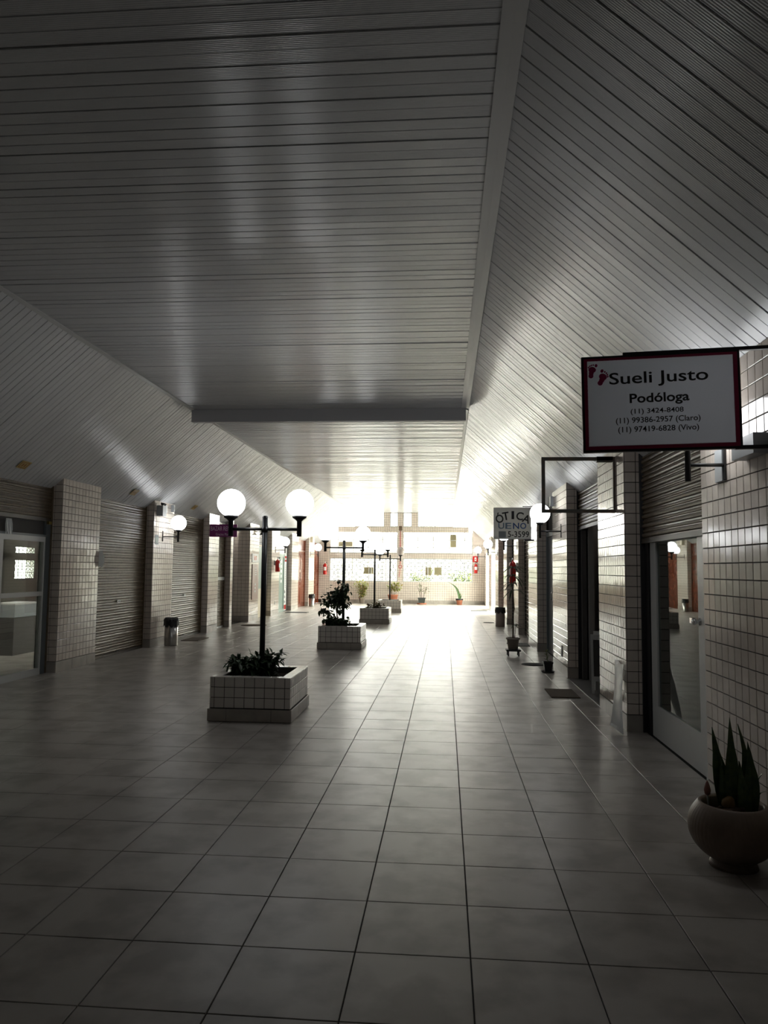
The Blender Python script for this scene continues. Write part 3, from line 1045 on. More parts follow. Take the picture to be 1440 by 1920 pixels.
# ------------------------------------------------------------------ planters
def planter(x0, y0, label, singles=True, D=.95):
    W = .835
    p = thing('tiled_planter', label, 'planter', (x0, y0, 0), 0, 'square tiled planters down the middle')
    b = .016
    H0, H1 = .125, .43
    core = MB()
    core.box(.01, W - .01, .01, D - .01, 0, H0 - .002)
    t = .10
    for q in ((b + .008, W - b - .008, b + .008, b + t), (b + .008, W - b - .008, D - b - t, D - b - .008), (b + .008, b + t, b + t, D - b - t), (W - b - t, W - b - .008, b + t, D - b - t)):
        core.box(*q, H0 - .002, H1 - .008)
    obj('body', core, m_grout, p)
    # plinth tiles
    for (us, u, n_org, v) in ((([0, .19, .635, W]), (1, 0, 0), (0, .01, 0), None), ([0, .36, .81, D], (0, 1, 0), (W - .01, 0, 0), None)):
        tile_face(p, (n_org[0], n_org[1], 0), u, (0, 0, 1), us, [0.003, H0], m_skirt, singles, t=.010, joint=.004, jit=.001, name='plinth_tile')
    tile_face(p, (.01, 0, 0), (0, -1, 0), (0, 0, 1), [-D, -.45, 0], [.003, H0], m_skirt, False, t=.01, jit=.001, field='plinth_tile_field')
    tile_face(p, (0, D - .01, 0), (-1, 0, 0), (0, 0, 1), [-W, -.45, 0], [.003, H0], m_skirt, False, t=.01, jit=.001, field='plinth_tile_field')
    vs = [H0 + .004, H0 + .104, H0 + .204, H1 - .004]
    fu = cuts(b, W - b, .1, b + .045 - .1)
    tile_face(p, (0, b + .008, 0), (1, 0, 0), (0, 0, 1), fu, vs, m_tile_planter, singles, jit=.002)
    su = cuts(b, D - b, .1, b + .06 - .1)
    tile_face(p, (W - b - .008, 0, 0), (0, 1, 0), (0, 0, 1), su, vs, m_tile_planter, singles, jit=.002)
    tile_face(p, (b + .008, 0, 0), (0, -1, 0), (0, 0, 1), [-q for q in su[::-1]], vs, m_tile_planter, False, jit=.002)
    tile_face(p, (0, D - b - .008, 0), (-1, 0, 0), (0, 0, 1), [-q for q in fu[::-1]], vs, m_tile_planter, False, jit=.002)
    # rim cap tiles
    zc_ = H1 - .008
    tile_face(p, (0, 0, zc_), (1, 0, 0), (0, 1, 0), cuts(b, W - b, .2), [b, b + t], m_tile_planter, singles, jit=.001, name='rim_tile', field='rim_tile_field')
    tile_face(p, (0, 0, zc_), (1, 0, 0), (0, 1, 0), cuts(b, W - b, .2), [D - b - t, D - b], m_tile_planter, singles, jit=.001, name='rim_tile', field='rim_tile_field')
    tile_face(p, (0, 0, zc_), (1, 0, 0), (0, 1, 0), [b, b + t], cuts(b + t, D - b - t, .2), m_tile_planter, singles, jit=.001, name='rim_tile', field='rim_tile_field')
    tile_face(p, (0, 0, zc_), (1, 0, 0), (0, 1, 0), [W - b - t, W - b], cuts(b + t, D - b - t, .2), m_tile_planter, singles, jit=.001, name='rim_tile', field='rim_tile_field')
    sm = MB()
    n = 8
    g = [[(b + t + (W - 2 * b - 2 * t) * i / n, b + t + (D - 2 * b - 2 * t) * j / n, .36 + rnd.gauss(0, .006)) for i in range(n + 1)] for j in range(n + 1)]
    for j in range(n):
        for i in range(n):
            sm.face([g[j][i], g[j][i + 1], g[j + 1][i + 1], g[j + 1][i]], True)
    obj('soil', sm, m_soil, p)
    return p


PL = [(-2.312, 7.195), (-2.375, 13.78), (-2.345, 20.3), (-2.33, 25.6)]
planter(*PL[0], 'largest tiled planter, nearest the viewer, with a low dark bush')
planter(*PL[1], 'second tiled planter with the tall leafy ficus')
planter(*PL[2], 'third tiled planter with low reddish plants', singles=False)
planter(*PL[3], 'last tiled planter, without plants, near the end wall', singles=False)
lamp_post(-1.897, 7.68, .36, .03, 'black twin-globe lamp post rising from the largest planter')
lamp_post(-1.955, 14.28, .36, .10, 'black twin-globe lamp post beside the leafy ficus')
lamp_post(-1.975, 20.85, .36, 0, 'black twin-globe lamp post among the reddish plants')
lamp_post(-1.93, 26.1, .36, 0, 'farthest twin-globe lamp post, its globe by the window post unlit', lit=(True, False), zarm=1.86)


def bush(name, label, x, y, z, rx, ry, h, n, leafL, leafW, mleaf, stems=7, cat='plant', lo=.0):
    t = thing(name, label, cat, (x, y, z))
    sm, lf = MB(), MB()
    for k in range(stems):
        a = 2 * PI * k / stems + rnd.random()
        tip = Vector((math.cos(a) * rx * rnd.uniform(.3, .9), math.sin(a) * ry * rnd.uniform(.3, .9), h * rnd.uniform(.6, 1)))
        base = Vector((tip.x * .25, tip.y * .25, -.02))
        mid = base.lerp(tip, .5) + Vector((0, 0, h * .08))
        sm.tube([base, mid, tip], .006, 6, .003)
        for i in range(n // stems):
            f = rnd.uniform(lo, 1.05)
            p = base.lerp(mid, f * 2) if f < .5 else mid.lerp(tip, f * 2 - 1)
            p = p + Vector((rnd.gauss(0, rx * .12), rnd.gauss(0, ry * .12), rnd.gauss(0, h * .06)))
            p.z = max(p.z, .01)
            dd = Vector((rnd.gauss(0, 1), rnd.gauss(0, 1), rnd.gauss(.35, .6)))
            lf.leaf(p, dd, (0, 0, 1), leafL * rnd.uniform(.6, 1.15), leafW * rnd.uniform(.7, 1.1), .25)
    obj('stem', sm, m_stem, t)
    obj('foliage', lf, mleaf, t, kind='stuff')
    return t


bush('leafy_bush', 'low dark bushy plant around the pole of the largest planter', -2.04, 7.70, .365, .27, .24, .20, 900, .10, .045, m_leaf_dark, 18)
bush('leafy_bush', 'small dark plant standing against the front lamp pole', -1.87, 7.80, .365, .17, .12, .24, 420, .095, .045, m_leaf_dark, 12)
bush('leafy_bush', 'low spread of dark leaves at the foot of the ficus', -2.05, 14.2, .365, .28, .25, .16, 380, .09, .06, m_leaf_dark, 12)
bush('reddish_plant', 'low reddish and green plants in the third planter', -1.95, 20.8, .365, .30, .26, .22, 330, .09, .045, m_leaf_red, 12)

# ficus
t = thing('ficus_tree', 'tall leafy dark green ficus climbing beside the second lamp post', 'tree', (-2.02, 14.12, .36))
sm, lf = MB(), MB()
main = [(0, 0, -.03), (-.02, .02, .18), (-.05, .01, .36), (-.02, .03, .52), (.02, .02, .72), (.06, .05, .84)]
sm.tube(main, .013, 8, .006)
clusters = [((-.06, 0, .60), .19, .15, 110), ((-.16, .02, .55), .12, .10, 50), ((.05, .03, .62), .13, .14, 60), ((-.02, 0, .46), .17, .10, 60), ((-.24, .0, .47), .07, .05, 18),
            ((.11, .03, .80), .08, .07, 26), ((-.30, .02, .33), .06, .05, 20), ((-.19, 0, .30), .06, .06, 20), ((-.16, .02, .18), .10, .07, 40), ((-.06, 0, .12), .12, .08, 46), ((.02, .03, .34), .04, .06, 12),
            ((.13, .02, .44), .06, .05, 14), ((-.02, .02, .90), .05, .05, 7), ((-.24, 0, .14), .06, .05, 18), ((.16, 0, .08), .09, .04, 18)]
for c, r, rz_, n in clusters:
    c = Vector(c)
    sm.tube([Vector((c.x * .3 - .01, .01, max(c.z - .2, 0))), c.lerp(Vector((0, 0, c.z)), .4), c], .005, 6, .003)
    for i in range(int(n * 1.7)):
        p = c + Vector((rnd.gauss(0, r * .5), rnd.gauss(0, r * .5), rnd.gauss(0, rz_ * .5)))
        lf.leaf(p, (rnd.gauss(0, 1), rnd.gauss(0, 1), rnd.gauss(-.1, .5)), (0, 0, 1), rnd.uniform(.06, .10), rnd.uniform(.042, .065), .3)
obj('trunk', sm, m_stem, t)
obj('foliage', lf, m_leaf_dark, t, kind='stuff')


def pot_lathe(r0, r1, h, lip=.012):
    return MB().lathe([(0, 0), (r0, 0), (r1 - .004, h - .03), (r1 + lip, h - .03), (r1 + lip, h), (r1 - .008, h), (r1 - .02, h - .04), (0, h - .045)], 24)


# round bowl with snake plant
t = thing('bowl_planter', 'round ribbed stoneware bowl planter beside the tiled wall', 'planter', (1.48, 4.06, 0))
pr = []
Hb = .40
for i in range(0, 22):
    f = i / 21
    a = -1.12 + f * (1.12 + .70)
    pr.append((.215 * math.cos(a), .195 + .18 * math.sin(a)))
pr = [(.0, .0), (.118, .0), (.112, .02)] + pr
rim_r, rim_z = pr[-1]
mb = MB().lathe(pr + [(rim_r - .010, rim_z + .006), (rim_r - .020, rim_z - .01), (rim_r - .002, rim_z - .08)], 160, ripple=.006, rn=56)
obj('bowl', mb, m_bowl, t)
sl = MB()
N_ = 20
for k in range(N_):
    a0, a1 = 2 * PI * k / N_, 2 * PI * (k + 1) / N_
    sl.face([(0, 0, rim_z - .06), ((rim_r + .002) * math.cos(a0), (rim_r + .002) * math.sin(a0), rim_z - .075), ((rim_r + .002) * math.cos(a1), (rim_r + .002) * math.sin(a1), rim_z - .075)], True)
obj('soil', sl, m_soil, t)
BOWLZ = rim_z - .065


def sword_leaf(base, tip, width, bend=(0, 0, 0), twist=0.0, seg=7, thick=.004):
    """thick upright sword leaf"""
    base, tip, bend = Vector(base), Vector(tip), Vector(bend)
    mb = MB()
    d = (tip - base).normalized()
    prev = None
    for i in range(seg + 1):
        f = i / seg
        c = base.lerp(tip, f) + bend * math.sin(PI * f)
        wd_ = width * (.55 + .45 * math.sin(PI * min(1, f * 1.3 + .1))) * (1 - max(0, (f - .55) / .45) ** 1.6) * .5 + .0008
        a = twist * f
        side = Vector((math.cos(a), math.sin(a), 0))
        nr = Vector((-math.sin(a), math.cos(a), 0))
        ring = [c - side * wd_ - nr * wd_ * .25, c + nr * thick, c + side * wd_ - nr * wd_ * .25, c - nr * thick]
        if prev:
            for k in range(4):
                mb.face([prev[k], prev[(k + 1) % 4], ring[(k + 1) % 4], ring[k]], True)
        prev = ring
    return mb


sp_ = thing('snake_plant', 'dark green sword-leaved plant in the stoneware bowl', 'plant', (1.49, 4.06, BOWLZ))
for (bx, by, tx, ty, tz, w_, bd, tw) in ((-.02, .02, -.095, .02, .445, .088, (-.005, 0, 0), .2), (-.005, .0, -.012, 0, .50, .078, (0, 0, 0), 0), (.02, .03, .035, .02, .465, .062, (.045, 0, 0), .3),
                                         (.075, 0, .075, .0, .38, .078, (.014, 0, 0), -.2), (.05, -.02, .03, .0, .28, .07, (0, 0, 0), .3), (-.045, -.01, -.065, .0, .30, .06, (0, 0, 0), .4), (.0, .03, .02, .03, .33, .08, (0, 0, 0), .6)):
    obj('leaf', sword_leaf((bx, by, -.01), (tx, ty, tz), w_, bd, tw), m_snake, sp_)
for (bx, tx, tz) in ((.085, .145, .22), (.09, .16, .13)):
    obj('leaf', sword_leaf((bx, .02, -.01), (tx, .0, tz), .018, (-.005, 0, .04), .3), m_snake, sp_)
# small pink stick ornament and driftwood
t = thing('garden_ornament', 'small pink ornament on a stick at the bowl rim', 'ornament', (1.38, 4.11, BOWLZ + .03))
obj('stick', MB().tube([(0, 0, -.03), (-.005, 0, .06)], .004, 6), m_grey_pale, t)
obj('head', MB().lathe([(0, 0), (.014, .01), (.018, .03), (.013, .05), (.008, .065), (0, .08)], 10, (-.005, 0, .055)), mat('dusty_pink', (.36, .15, .12), .6), t)
mb = MB()
for k in range(9):
    p = Vector((rnd.uniform(-.10, .0), rnd.uniform(-.09, .0), .0))
    mb.tube([p, p + Vector((rnd.uniform(-.02, .05), rnd.uniform(-.03, .04), .03)), p + Vector((rnd.uniform(0, .08), .02, rnd.uniform(.01, .05)))], .016, 7, .008)
tagged('driftwood_piece', mb, mat('bark', (.09, .055, .035), .9), 'dark bark chunks on the soil of the stoneware bowl', 'bark', (1.48, 4.03, BOWLZ + .02))
tagged('dry_husk', MB().lathe([(0, 0), (.03, .01), (.035, .03), (.018, .06), (0, .07)], 10), mat('ochre_husk', (.25, .15, .05), .7), 'ochre husk leaning among the sword leaves', 'husk', (1.44, 4.03, BOWLZ + .05), (.3, .3, 0))

# dracaena on dolly
t = thing('plant_dolly', 'low black wheeled plant stand under the beige pot', 'plant stand', (1.20, 13.35, 0))
obj('top_board', MB().box(-.125, .125, -.125, .125, .085, .115), m_blackplastic, t)
for a in (-.09, .09):
    for b in (-.09, .09):
        cs = obj('caster', MB().box(a - .012, a + .012, b - .012, b + .012, .05, .085), m_blackplastic, t)
        obj('wheel', MB().tube([(a - .012, b, .028), (a + .012, b, .028)], .028, 12), m_blackplastic, cs)
t = thing('beige_pot', 'tapered beige pot on the black wheeled stand', 'pot', (1.20, 13.35, .116))
obj('pot_body', pot_lathe(.085, .112, .20), m_beige_pot, t)
obj('soil', MB().disc(.10, (0, 0, .165)), m_soil, t)
t = thing('dracaena', 'tall thin dracaena with drooping ribbon leaves', 'plant', (1.20, 13.35, .28))
obj('stem', MB().tube([(0, 0, 0), (.005, 0, .3), (.02, 0, .55), (0, 0, .8), (-.02, 0, 1.0), (-.005, 0, 1.28)], .013, 8, .008), m_stem, t)
obj('stem', MB().tube([(.03, .02, 0), (.04, .02, .12), (.045, .02, .26)], .006, 8, .004), m_stem, t)


def rib_leaf(p, d, L, W, droop):
    return MB().leaf(p, d, (0, 0, 1), L, W, droop, 6, .3)


k = 0
for (z, n, L) in ((1.26, 13, .26), (1.12, 9, .30), (.98, 9, .33), (.86, 8, .30)):
    for i in range(n):
        a = 2.4 * k + rnd.uniform(-.3, .3)
        el = rnd.uniform(-.1, .7) if z > 1 else rnd.uniform(-.3, .5)
        obj('leaf', rib_leaf((0, 0, z), (math.cos(a), math.sin(a), el), L * rnd.uniform(.8, 1.2), .034, rnd.uniform(.25, .75)), m_leaf_dark, t)
        k += 1
for i in range(12):
    a = 2.4 * i
    obj('leaf', rib_leaf((.045, .02, .24), (math.cos(a), math.sin(a), rnd.uniform(.0, .9)), .2 * rnd.uniform(.7, 1.1), .026, .5), m_leaf_dark, t)

# small black pot by the doorway
t = thing('black_pot', 'small square black pot with saucer by the doorway edge', 'pot', (1.52, 11.25, 0))
obj('saucer', MB().lathe([(0, 0), (.085, 0), (.10, .022), (.09, .022), (.08, .008), (0, .008)], 24), m_blackplastic, t)
obj('pot_body', MB().lathe([(0, 0), (.065, 0), (.092, .13), (.10, .13), (.10, .15), (.088, .15), (.084, .13), (0, .125)], 4, (0, 0, .009), smooth=False), m_blackplastic, t, rot=(0, 0, PI / 4))
t = thing('potted_seedling', 'small green seedling in the square black pot', 'plant', (1.52, 11.25, .13))
obj('stem', MB().tube([(0, 0, 0), (-.01, 0, .09), (-.03, 0, .2)], .005, 6), m_leaf_mid, t)
for i in range(12):
    a = 2.4 * i
    z = .03 + .014 * i
    obj('leaf', rib_leaf((-.015, 0, z), (math.cos(a), math.sin(a), .7), .11, .03, .45), m_leaf_mid, t)

# plants at the end wall
def potted(name, lb_pot, lb_plant, x, y, m, r0, r1, h, four=False):
    t = thing(name, lb_pot, 'pot', (x, y, 0))
    if four:
        obj('pot_body', MB().lathe([(0, 0), (r0, 0), (r1, h - .03), (r1 + .02, h - .03), (r1 + .02, h), (r1 - .01, h), (r1 - .02, h - .03), (0, h - .04)], 4, smooth=False), m, t, rot=(0, 0, PI / 4))
    else:
        obj('pot_body', pot_lathe(r0, r1, h), m, t)
    obj('soil', MB().disc(r1 * .9, (0, 0, h - .035)), m_soil, t)
    return t


potted('terracotta_pot', 'terracotta pot partly hidden behind the last planter', '', -2.25, 32.2, m_terra, .16, .22, .40)
bush('leafy_plant', 'light green broad-leaved plant in the pot behind the last planter', -2.25, 32.2, .37, .42, .16, .60, 120, .17, .12, m_leaf_yel, 7, lo=.4)
potted('white_pot', 'pale pot under the bushy plant at the end wall', '', -3.6, 32.3, m_beige_pot, .10, .15, .26)
bush('bushy_plant', 'dense yellow-green and reddish bush against the end wall', -3.6, 32.25, .22, .36, .2, .72, 420, .13, .07, m_leaf_yel, 14, lo=.0)
potted('dark_pot', 'dark green square pot with a terracotta saucer', '', -1.0, 32.25, m_dark_pot, .16, .22, .28, True)
obj('saucer', MB().lathe([(0, 0), (.20, 0), (.22, .05), (0, .05)], 20), m_terra, bpy.data.objects['dark_pot'])
t = bush('branching_plant', 'sparse branching plant in the dark green square pot', -1.0, 32.25, .26, .42, .14, .66, 70, .12, .05, m_leaf_mid, 8, lo=.45)
potted('terracotta_pot', 'small terracotta pot with black rim under the sansevieria', '', .62, 32.25, m_terra, .11, .13, .20)
obj('black_rim', MB().lathe([(.13, 0), (.16, 0), (.16, .06), (.12, .06)], 20, (0, 0, .2)), m_blackplastic, bpy.data.objects['terracotta_pot.001'])
t = thing('sansevieria', 'tall sansevieria leaning over in the small terracotta pot', 'plant', (.62, 32.25, .22))
for (bx, tx, tz, w_, bd) in ((0, -.62, .80, .11, (.16, 0, .12)), (.02, -.18, .52, .08, (.06, 0, 0)), (0, .06, .36, .05, (0, 0, 0)), (.03, .12, .26, .04, (0, 0, 0))):
    obj('leaf', sword_leaf((bx, 0, 0), (tx, 0, tz), w_, bd, 0), m_snake, t)


# ------------------------------------------------------------------ bins
def bin_(x, y, r, h, m, label, bag=True, lab=None):
    t = thing('waste_bin', label, 'bin', (x, y, 0))
    obj('bin_body', MB().lathe([(0, 0), (r * .96, 0), (r, .01), (r, h), (r - .008, h), (r - .01, .02), (0, .02)], 28), m, t)
    mb = MB()
    prof = [(r - .02, h - .06), (r - .01, h + .005), (r + .008, h + .012), (r + .014, h - .04), (r + .02, h - .10)]
    b0 = len(mb.v)
    mb.lathe(prof, 36, ripple=.03, rn=9)
    for i in range(36):
        q = mb.v[b0 + 4 * 36 + i]
        mb.v[b0 + 4 * 36 + i] = (q[0], q[1], q[2] - .05 * abs(math.sin(i * .7)))
    obj('bin_liner', mb, m_blackplastic, t)
    return t


b_ = bin_(-5.24, 13.98, .125, .50, m_steel, 'steel bin with overflowing black bag under the emergency light')
mb = MB()
for k in range(16):
    a = 2 * PI * k / 16
    mb.leaf((.08 * math.cos(a), .08 * math.sin(a), .52), (math.cos(a), math.sin(a), .5), (0, 0, 1), .09, .08, 1.1)
obj('bag_fold', mb, m_blackplastic, b_)
bin_(1.47, 20.1, .125, .50, mat('brown_grey_steel', (.27, .22, .20), .35), 'brown-grey bin with black liner beyond the dracaena')
bin_(-5.25, 29.1, .11, .47, m_steel, 'small steel bin between the red wood doors')

# ------------------------------------------------------------------ mats
def mat_box(x, y, w_, d_, m, label, rz=0):
    return tagged('door_mat', MB().tile(w_, d_, .012, bev=.004), m, label, 'mat', (x, y, .0), (0, 0, rz))


mat_box(1.43, 9.35, .34, .62, m_mat_brown, 'brown coir mat before the open dark shop')
mat_box(1.48, 15.3, .42, .60, m_mat_grey, 'dark mat behind the wheeled plant stand')
tagged('round_mat', MB().lathe([(0, .008), (.19, .008), (.20, 0)], 32), m_mat_grey, 'round grey mat beside the small black pot', 'mat', (1.42, 12.15, 0))
tagged('round_mat', MB().lathe([(0, .008), (.15, .008), (.16, 0)], 32), m_mat_grey, 'small dark round mat beyond the bin on the sign side', 'mat', (1.25, 21.5, 0))
mat_box(1.25, 27.6, .6, .5, m_mat_grey, 'flat grey mat far along the sign side')
mat_box(-5.18, 15.2, .36, .7, m_mat_brown, 'dark mat beside the steel bin with the black bag')
tagged('round_mat', MB().lathe([(0, .008), (.33, .008), (.34, 0)], 32), m_mat_brown, 'oval brown mat in front of the green and cream door', 'mat', (-4.98, 19.2, 0))
mat_box(-5.0, 25.0, .75, .45, m_mat_grey, 'grey mat before the green glass door')
mat_box(-5.05, 31.4, .6, .5, m_mat_brown, 'brown mat before the corner red wood door')


# ------------------------------------------------------------------ extinguishers
def extinguisher(loc, rz, label, h=.46, r=.075):
    t = thing('fire_extinguisher', label, 'extinguisher', loc, rz)
    obj('cylinder', MB().lathe([(0, 0), (r * .92, 0), (r, .015), (r, h * .80), (r * .85, h * .88), (r * .4, h * .94), (.018, h * .96), (.018, h)], 22), m_red, t)
    v = obj('valve', MB().tube([(0, 0, h), (0, 0, h + .05)], .018, 10), m_chrome, t)
    obj('lever', MB().box(-.012, .012, -.09, .03, h + .05, h + .062).box(-.012, .012, -.08, .02, h + .025, h + .035), m_blackplastic, v)
    obj('hose', MB().tube([(0, -.02, h + .03), (.05, -.05, h + .05), (r + .03, -.05, h - .02), (r + .035, -.03, h * .5), (r + .02, -.02, h * .25)], .010, 8), m_blackplastic, t)
    lb = MB()
    for k in range(8):
        a0, a1 = -PI / 2 - .8 + .2 * k, -PI / 2 - .6 + .2 * k
        q = r + .0012
        lb.face([(q * math.cos(a0), q * math.sin(a0), h * .35), (q * math.cos(a1), q * math.sin(a1), h * .35), (q * math.cos(a1), q * math.sin(a1), h * .66), (q * math.cos(a0), q * math.sin(a0), h * .66)], True)
    obj('paper_label', lb, m_white, t)
    obj('wall_bracket', MB().box(-.02, .02, r, r + .03, h * .5, h * .9), m_steel, t)
    return t


extinguisher((1.607, 17.92, 1.18), -PI / 2, 'red fire extinguisher behind the top leaves of the dracaena', .56, .078)
extinguisher((-5.338, 23.4, 1.38), PI / 2, 'red fire extinguisher on the pillar by the green glass door', .40, .075)
extinguisher((-5.28, 32.44, 1.24), 0, 'red fire extinguisher beside the end wall window, by the red wood door', .50, .08)
extinguisher((1.33, 32.46, 1.36), 0, 'red fire extinguisher under the red arrow sign', .42, .075)
t = thing('extinguisher_sign', 'square red sign with a white mark above the far extinguisher', 'sign', (1.32, FARY - .009, 1.97))
obj('panel', MB().box(-.12, .12, -.004, 0, -.13, .13), m_red, t)
obj('symbol', MB().box(-.04, .04, -.006, -.004, -.08, .08), m_white, t)
obj('symbol', MB().box(-.02, .02, -.0075, -.006, -.03, .02), m_red, t)

# ------------------------------------------------------------------ signs
# podiatrist sign
t = thing('hanging_signboard', 'white signboard with magenta border reading Sueli Justo Podóloga', 'sign', (1.118, 3.92, 2.385), -.10)
Ws, Hs = .79, .515
obj('sign_case', MB().box(-Ws / 2, Ws / 2, 0, .035, -Hs / 2, -Hs / 2 + .02).box(-Ws / 2, Ws / 2, 0, .035, Hs / 2 - .02, Hs / 2).box(-Ws / 2, -Ws / 2 + .02, 0, .035, -Hs / 2, Hs / 2)
    .box(Ws / 2 - .02, Ws / 2, 0, .035, -Hs / 2, Hs / 2), m_black, t, rot=(0, -.012, 0))
F = obj('border', MB().box(-Ws / 2 + .012, Ws / 2 - .012, -.002, .0, -Hs / 2 + .012, Hs / 2 - .012), m_magenta, t, rot=(0, -.012, 0))
fx0, fx1, fz0, fz1 = -Ws / 2 + .028, Ws / 2 - .032, -Hs / 2 + .03, Hs / 2 - .024
F = obj('sign_face', MB().face([(fx0, -.003, fz0), (fx1, -.003, fz0), (fx1, -.003, fz1), (fx0, -.003, fz1)]), m_signface, t, rot=(0, -.012, 0))
# see-through panel: the border sheet must not block the light, so it is a ring
me = MB()
x0, x1, z0, z1 = -Ws / 2 + .012, Ws / 2 - .012, -Hs / 2 + .012, Hs / 2 - .012
me.box(x0, x0 + .018, -.003, 0, z0, z1).box(x1 - .022, x1, -.003, 0, z0, z1).box(x0 + .018, x1 - .022, -.003, 0, z1 - .014, z1).box(x0 + .018, x1 - .022, -.003, 0, z0, z0 + .02)
bd = [o for o in t.children if o.name.startswith('border')][0]
bd.data = me.mesh('border')
bd.data.materials.append(m_magenta)
k_ = 4.0 / 1440 * .79 / (1285 - 1) * 1440 / 4 * 4  # crop pixel to metres, about
S_ = .79 / 1148.0                      # sign width over its pixels in the 4x crop
cxp, czp = 640.0, 455.0
px = lambda x: (x - cxp) * S_
pz = lambda y: (czp - y) * S_
for body, xa, xb, ya, yb, bd_ in (('Sueli Justo', 268, 985, 215, 335, .012), ('Podóloga', 416, 848, 385, 480, .022), ('(11) 3424-8408', 422, 805, 503, 553, .012),
                                  ('(11) 99386-2957 (Claro)', 313, 924, 568, 625, .012), ('(11) 97419-6828 (Vivo)', 329, 912, 638, 695, .012)):
    text_part(t, body, px((xa + xb) / 2), pz((ya + yb) / 2) - .0, (xb - xa) * S_, (yb - ya) * S_, m_ink, y=-.0056, bold=bd_, rot2=.02)


def footprint(cx, cz, s, flip, ang):
    mb = MB()
    ca, sa = math.cos(ang), math.sin(ang)

    def ell(x, z, rx, rz_, a=0):
        pts = []
        for k in range(16):
            q = 2 * PI * k / 16
            X_, Z_ = rx * math.cos(q), rz_ * math.sin(q)
            X_, Z_ = x + X_ * math.cos(a) - Z_ * math.sin(a), z + X_ * math.sin(a) + Z_ * math.cos(a)
            X_ *= flip
            pts.append((cx + s * (X_ * ca - Z_ * sa), -.0056, cz + s * (X_ * sa + Z_ * ca)))
        mb.face(pts)
    ell(0, .12, .26, .22)
    ell(.03, -.10, .17, .25)
    ell(.02, -.33, .17, .17)
    ell(-.22, .45, .10, .12)
    for i, (x, z) in enumerate(((-.03, .47), (.10, .43), (.20, .36), (.28, .26))):
        ell(x, z, .052, .065)
    return mb


obj('footprint_print', footprint(px(140), pz(205), .075, -1, -.15), m_pink, t)
obj('footprint_print', footprint(px(215), pz(262), .080, 1, -.45), m_pink, t)
# steel bars to the wall
obj('mounting_bar', MB().box(-.18, .62, .006, .03, Hs / 2 - .002, Hs / 2 + .016), m_black, t, rot=(0, -.012, 0))
obj('mounting_bar', MB().box(.36, .62, .006, .03, -Hs / 2 - .004, -Hs / 2 + .016), m_black, t, rot=(0, -.012, 0))

# empty frame
t = thing('empty_sign_frame', 'empty weathered rectangular sign frame fixed to the pillar', 'sign frame', (1.355, 7.62, 2.372))
w2, h2, b2 = .375, .285, .035
obj('frame_bar', MB().box(-w2, w2, 0, .03, h2 - b2, h2), m_frame_rust, t)
obj('frame_bar', MB().box(-w2, w2, 0, .03, -h2, -h2 + b2), m_frame_rust, t)
obj('frame_bar', MB().box(-w2, -w2 + b2, 0, .03, -h2 + b2, h2 - b2), m_frame_rust, t)
obj('frame_bar', MB().box(w2 - b2, w2, 0, .03, -h2 + b2, h2 - b2), m_frame_rust, t)
obj('transformer_case', MB().box(.18, .34, .0, .05, h2 - .05, h2 + .005), m_frame_rust, t)

# optician sign
t = thing('hanging_signboard', 'grey-white signboard reading ÓTICA UENO 5-3599 in black and blue', 'sign', (1.275, 14.25, 2.39))
obj('sign_case', MB().box(-.355, -.343, 0, .03, -.30, .305).box(.343, .355, 0, .03, -.30, .305).box(-.343, .343, 0, .03, .293, .305).box(-.343, .343, 0, .03, -.30, -.288), m_alu, t)
obj('sign_face', MB().face([(-.343, .001, -.288), (.343, .001, -.288), (.343, .001, .293), (-.343, .001, .293)]), m_otica, t)
obj('mounting_bar', MB().box(.20, .42, .03, .05, .32, .335).box(.22, .41, .005, .03, -.33, -.30), m_black, t)
for i, ch in enumerate('ÓTICA'):
    a = (i - 2) * .235
    w_ = (.15, .125, .05, .135, .145)[i]
    h_ = .20 if ch == 'Ó' else .155
    R_ = .60
    text_part(t, ch, R_ * math.sin(a) * .95 + .01, .16 - R_ * (1 - math.cos(a)) * 1.1 + (.02 if ch == 'Ó' else 0), w_, h_, m_ink, y=-.001, bold=.02, rot2=-a * .75)
for i, (ch, x) in enumerate((('U', -.21), ('E', -.075), ('N', .07), ('O', .205))):
    text_part(t, ch, x, -.045, .115, .115, m_blue_pale if i < 2 else m_blue, y=-.001, bold=.02)
text_part(t, '5-3599', .115, -.205, .40, .115, m_ink, y=-.001, bold=.014)
obj('faded_patch', MB().box(-.26, -.12, -.001, 0, -.27, -.15), m_grey_pale, t)

# purple sign
t = thing('hanging_signboard', 'purple signboard reading BAZAR RENE fixed near the narrow shutter', 'sign', (-5.14, 16.78, 2.35))
obj('sign_face', MB().box(-.33, .34, 0, .03, -.145, .145), m_purple, t)
text_part(t, 'BAZAR RENE', -.03, .05, .50, .10, m_lilac, y=-.001, bold=.0)
text_part(t, 'Grecino Moura', .02, -.085, .36, .06, m_lilac, y=-.001)
obj('mounting_bar', MB().box(-.31, -.25, .03, .045, -.02, .02), m_black, t)


# ------------------------------------------------------------------ small wall fittings
def fit(name, side, y, z, w_, h_, d_, m, label, cat):
    xf = XL + .0075 if side < 0 else XR - .0075
    s = 1 if side < 0 else -1
    x0, x1 = sorted((xf, xf + s * d_))
    return tagged(name, MB().box(x0 - xf, x1 - xf, -w_ / 2, w_ / 2, -h_ / 2, h_ / 2), m, label, cat, (xf, y, z))


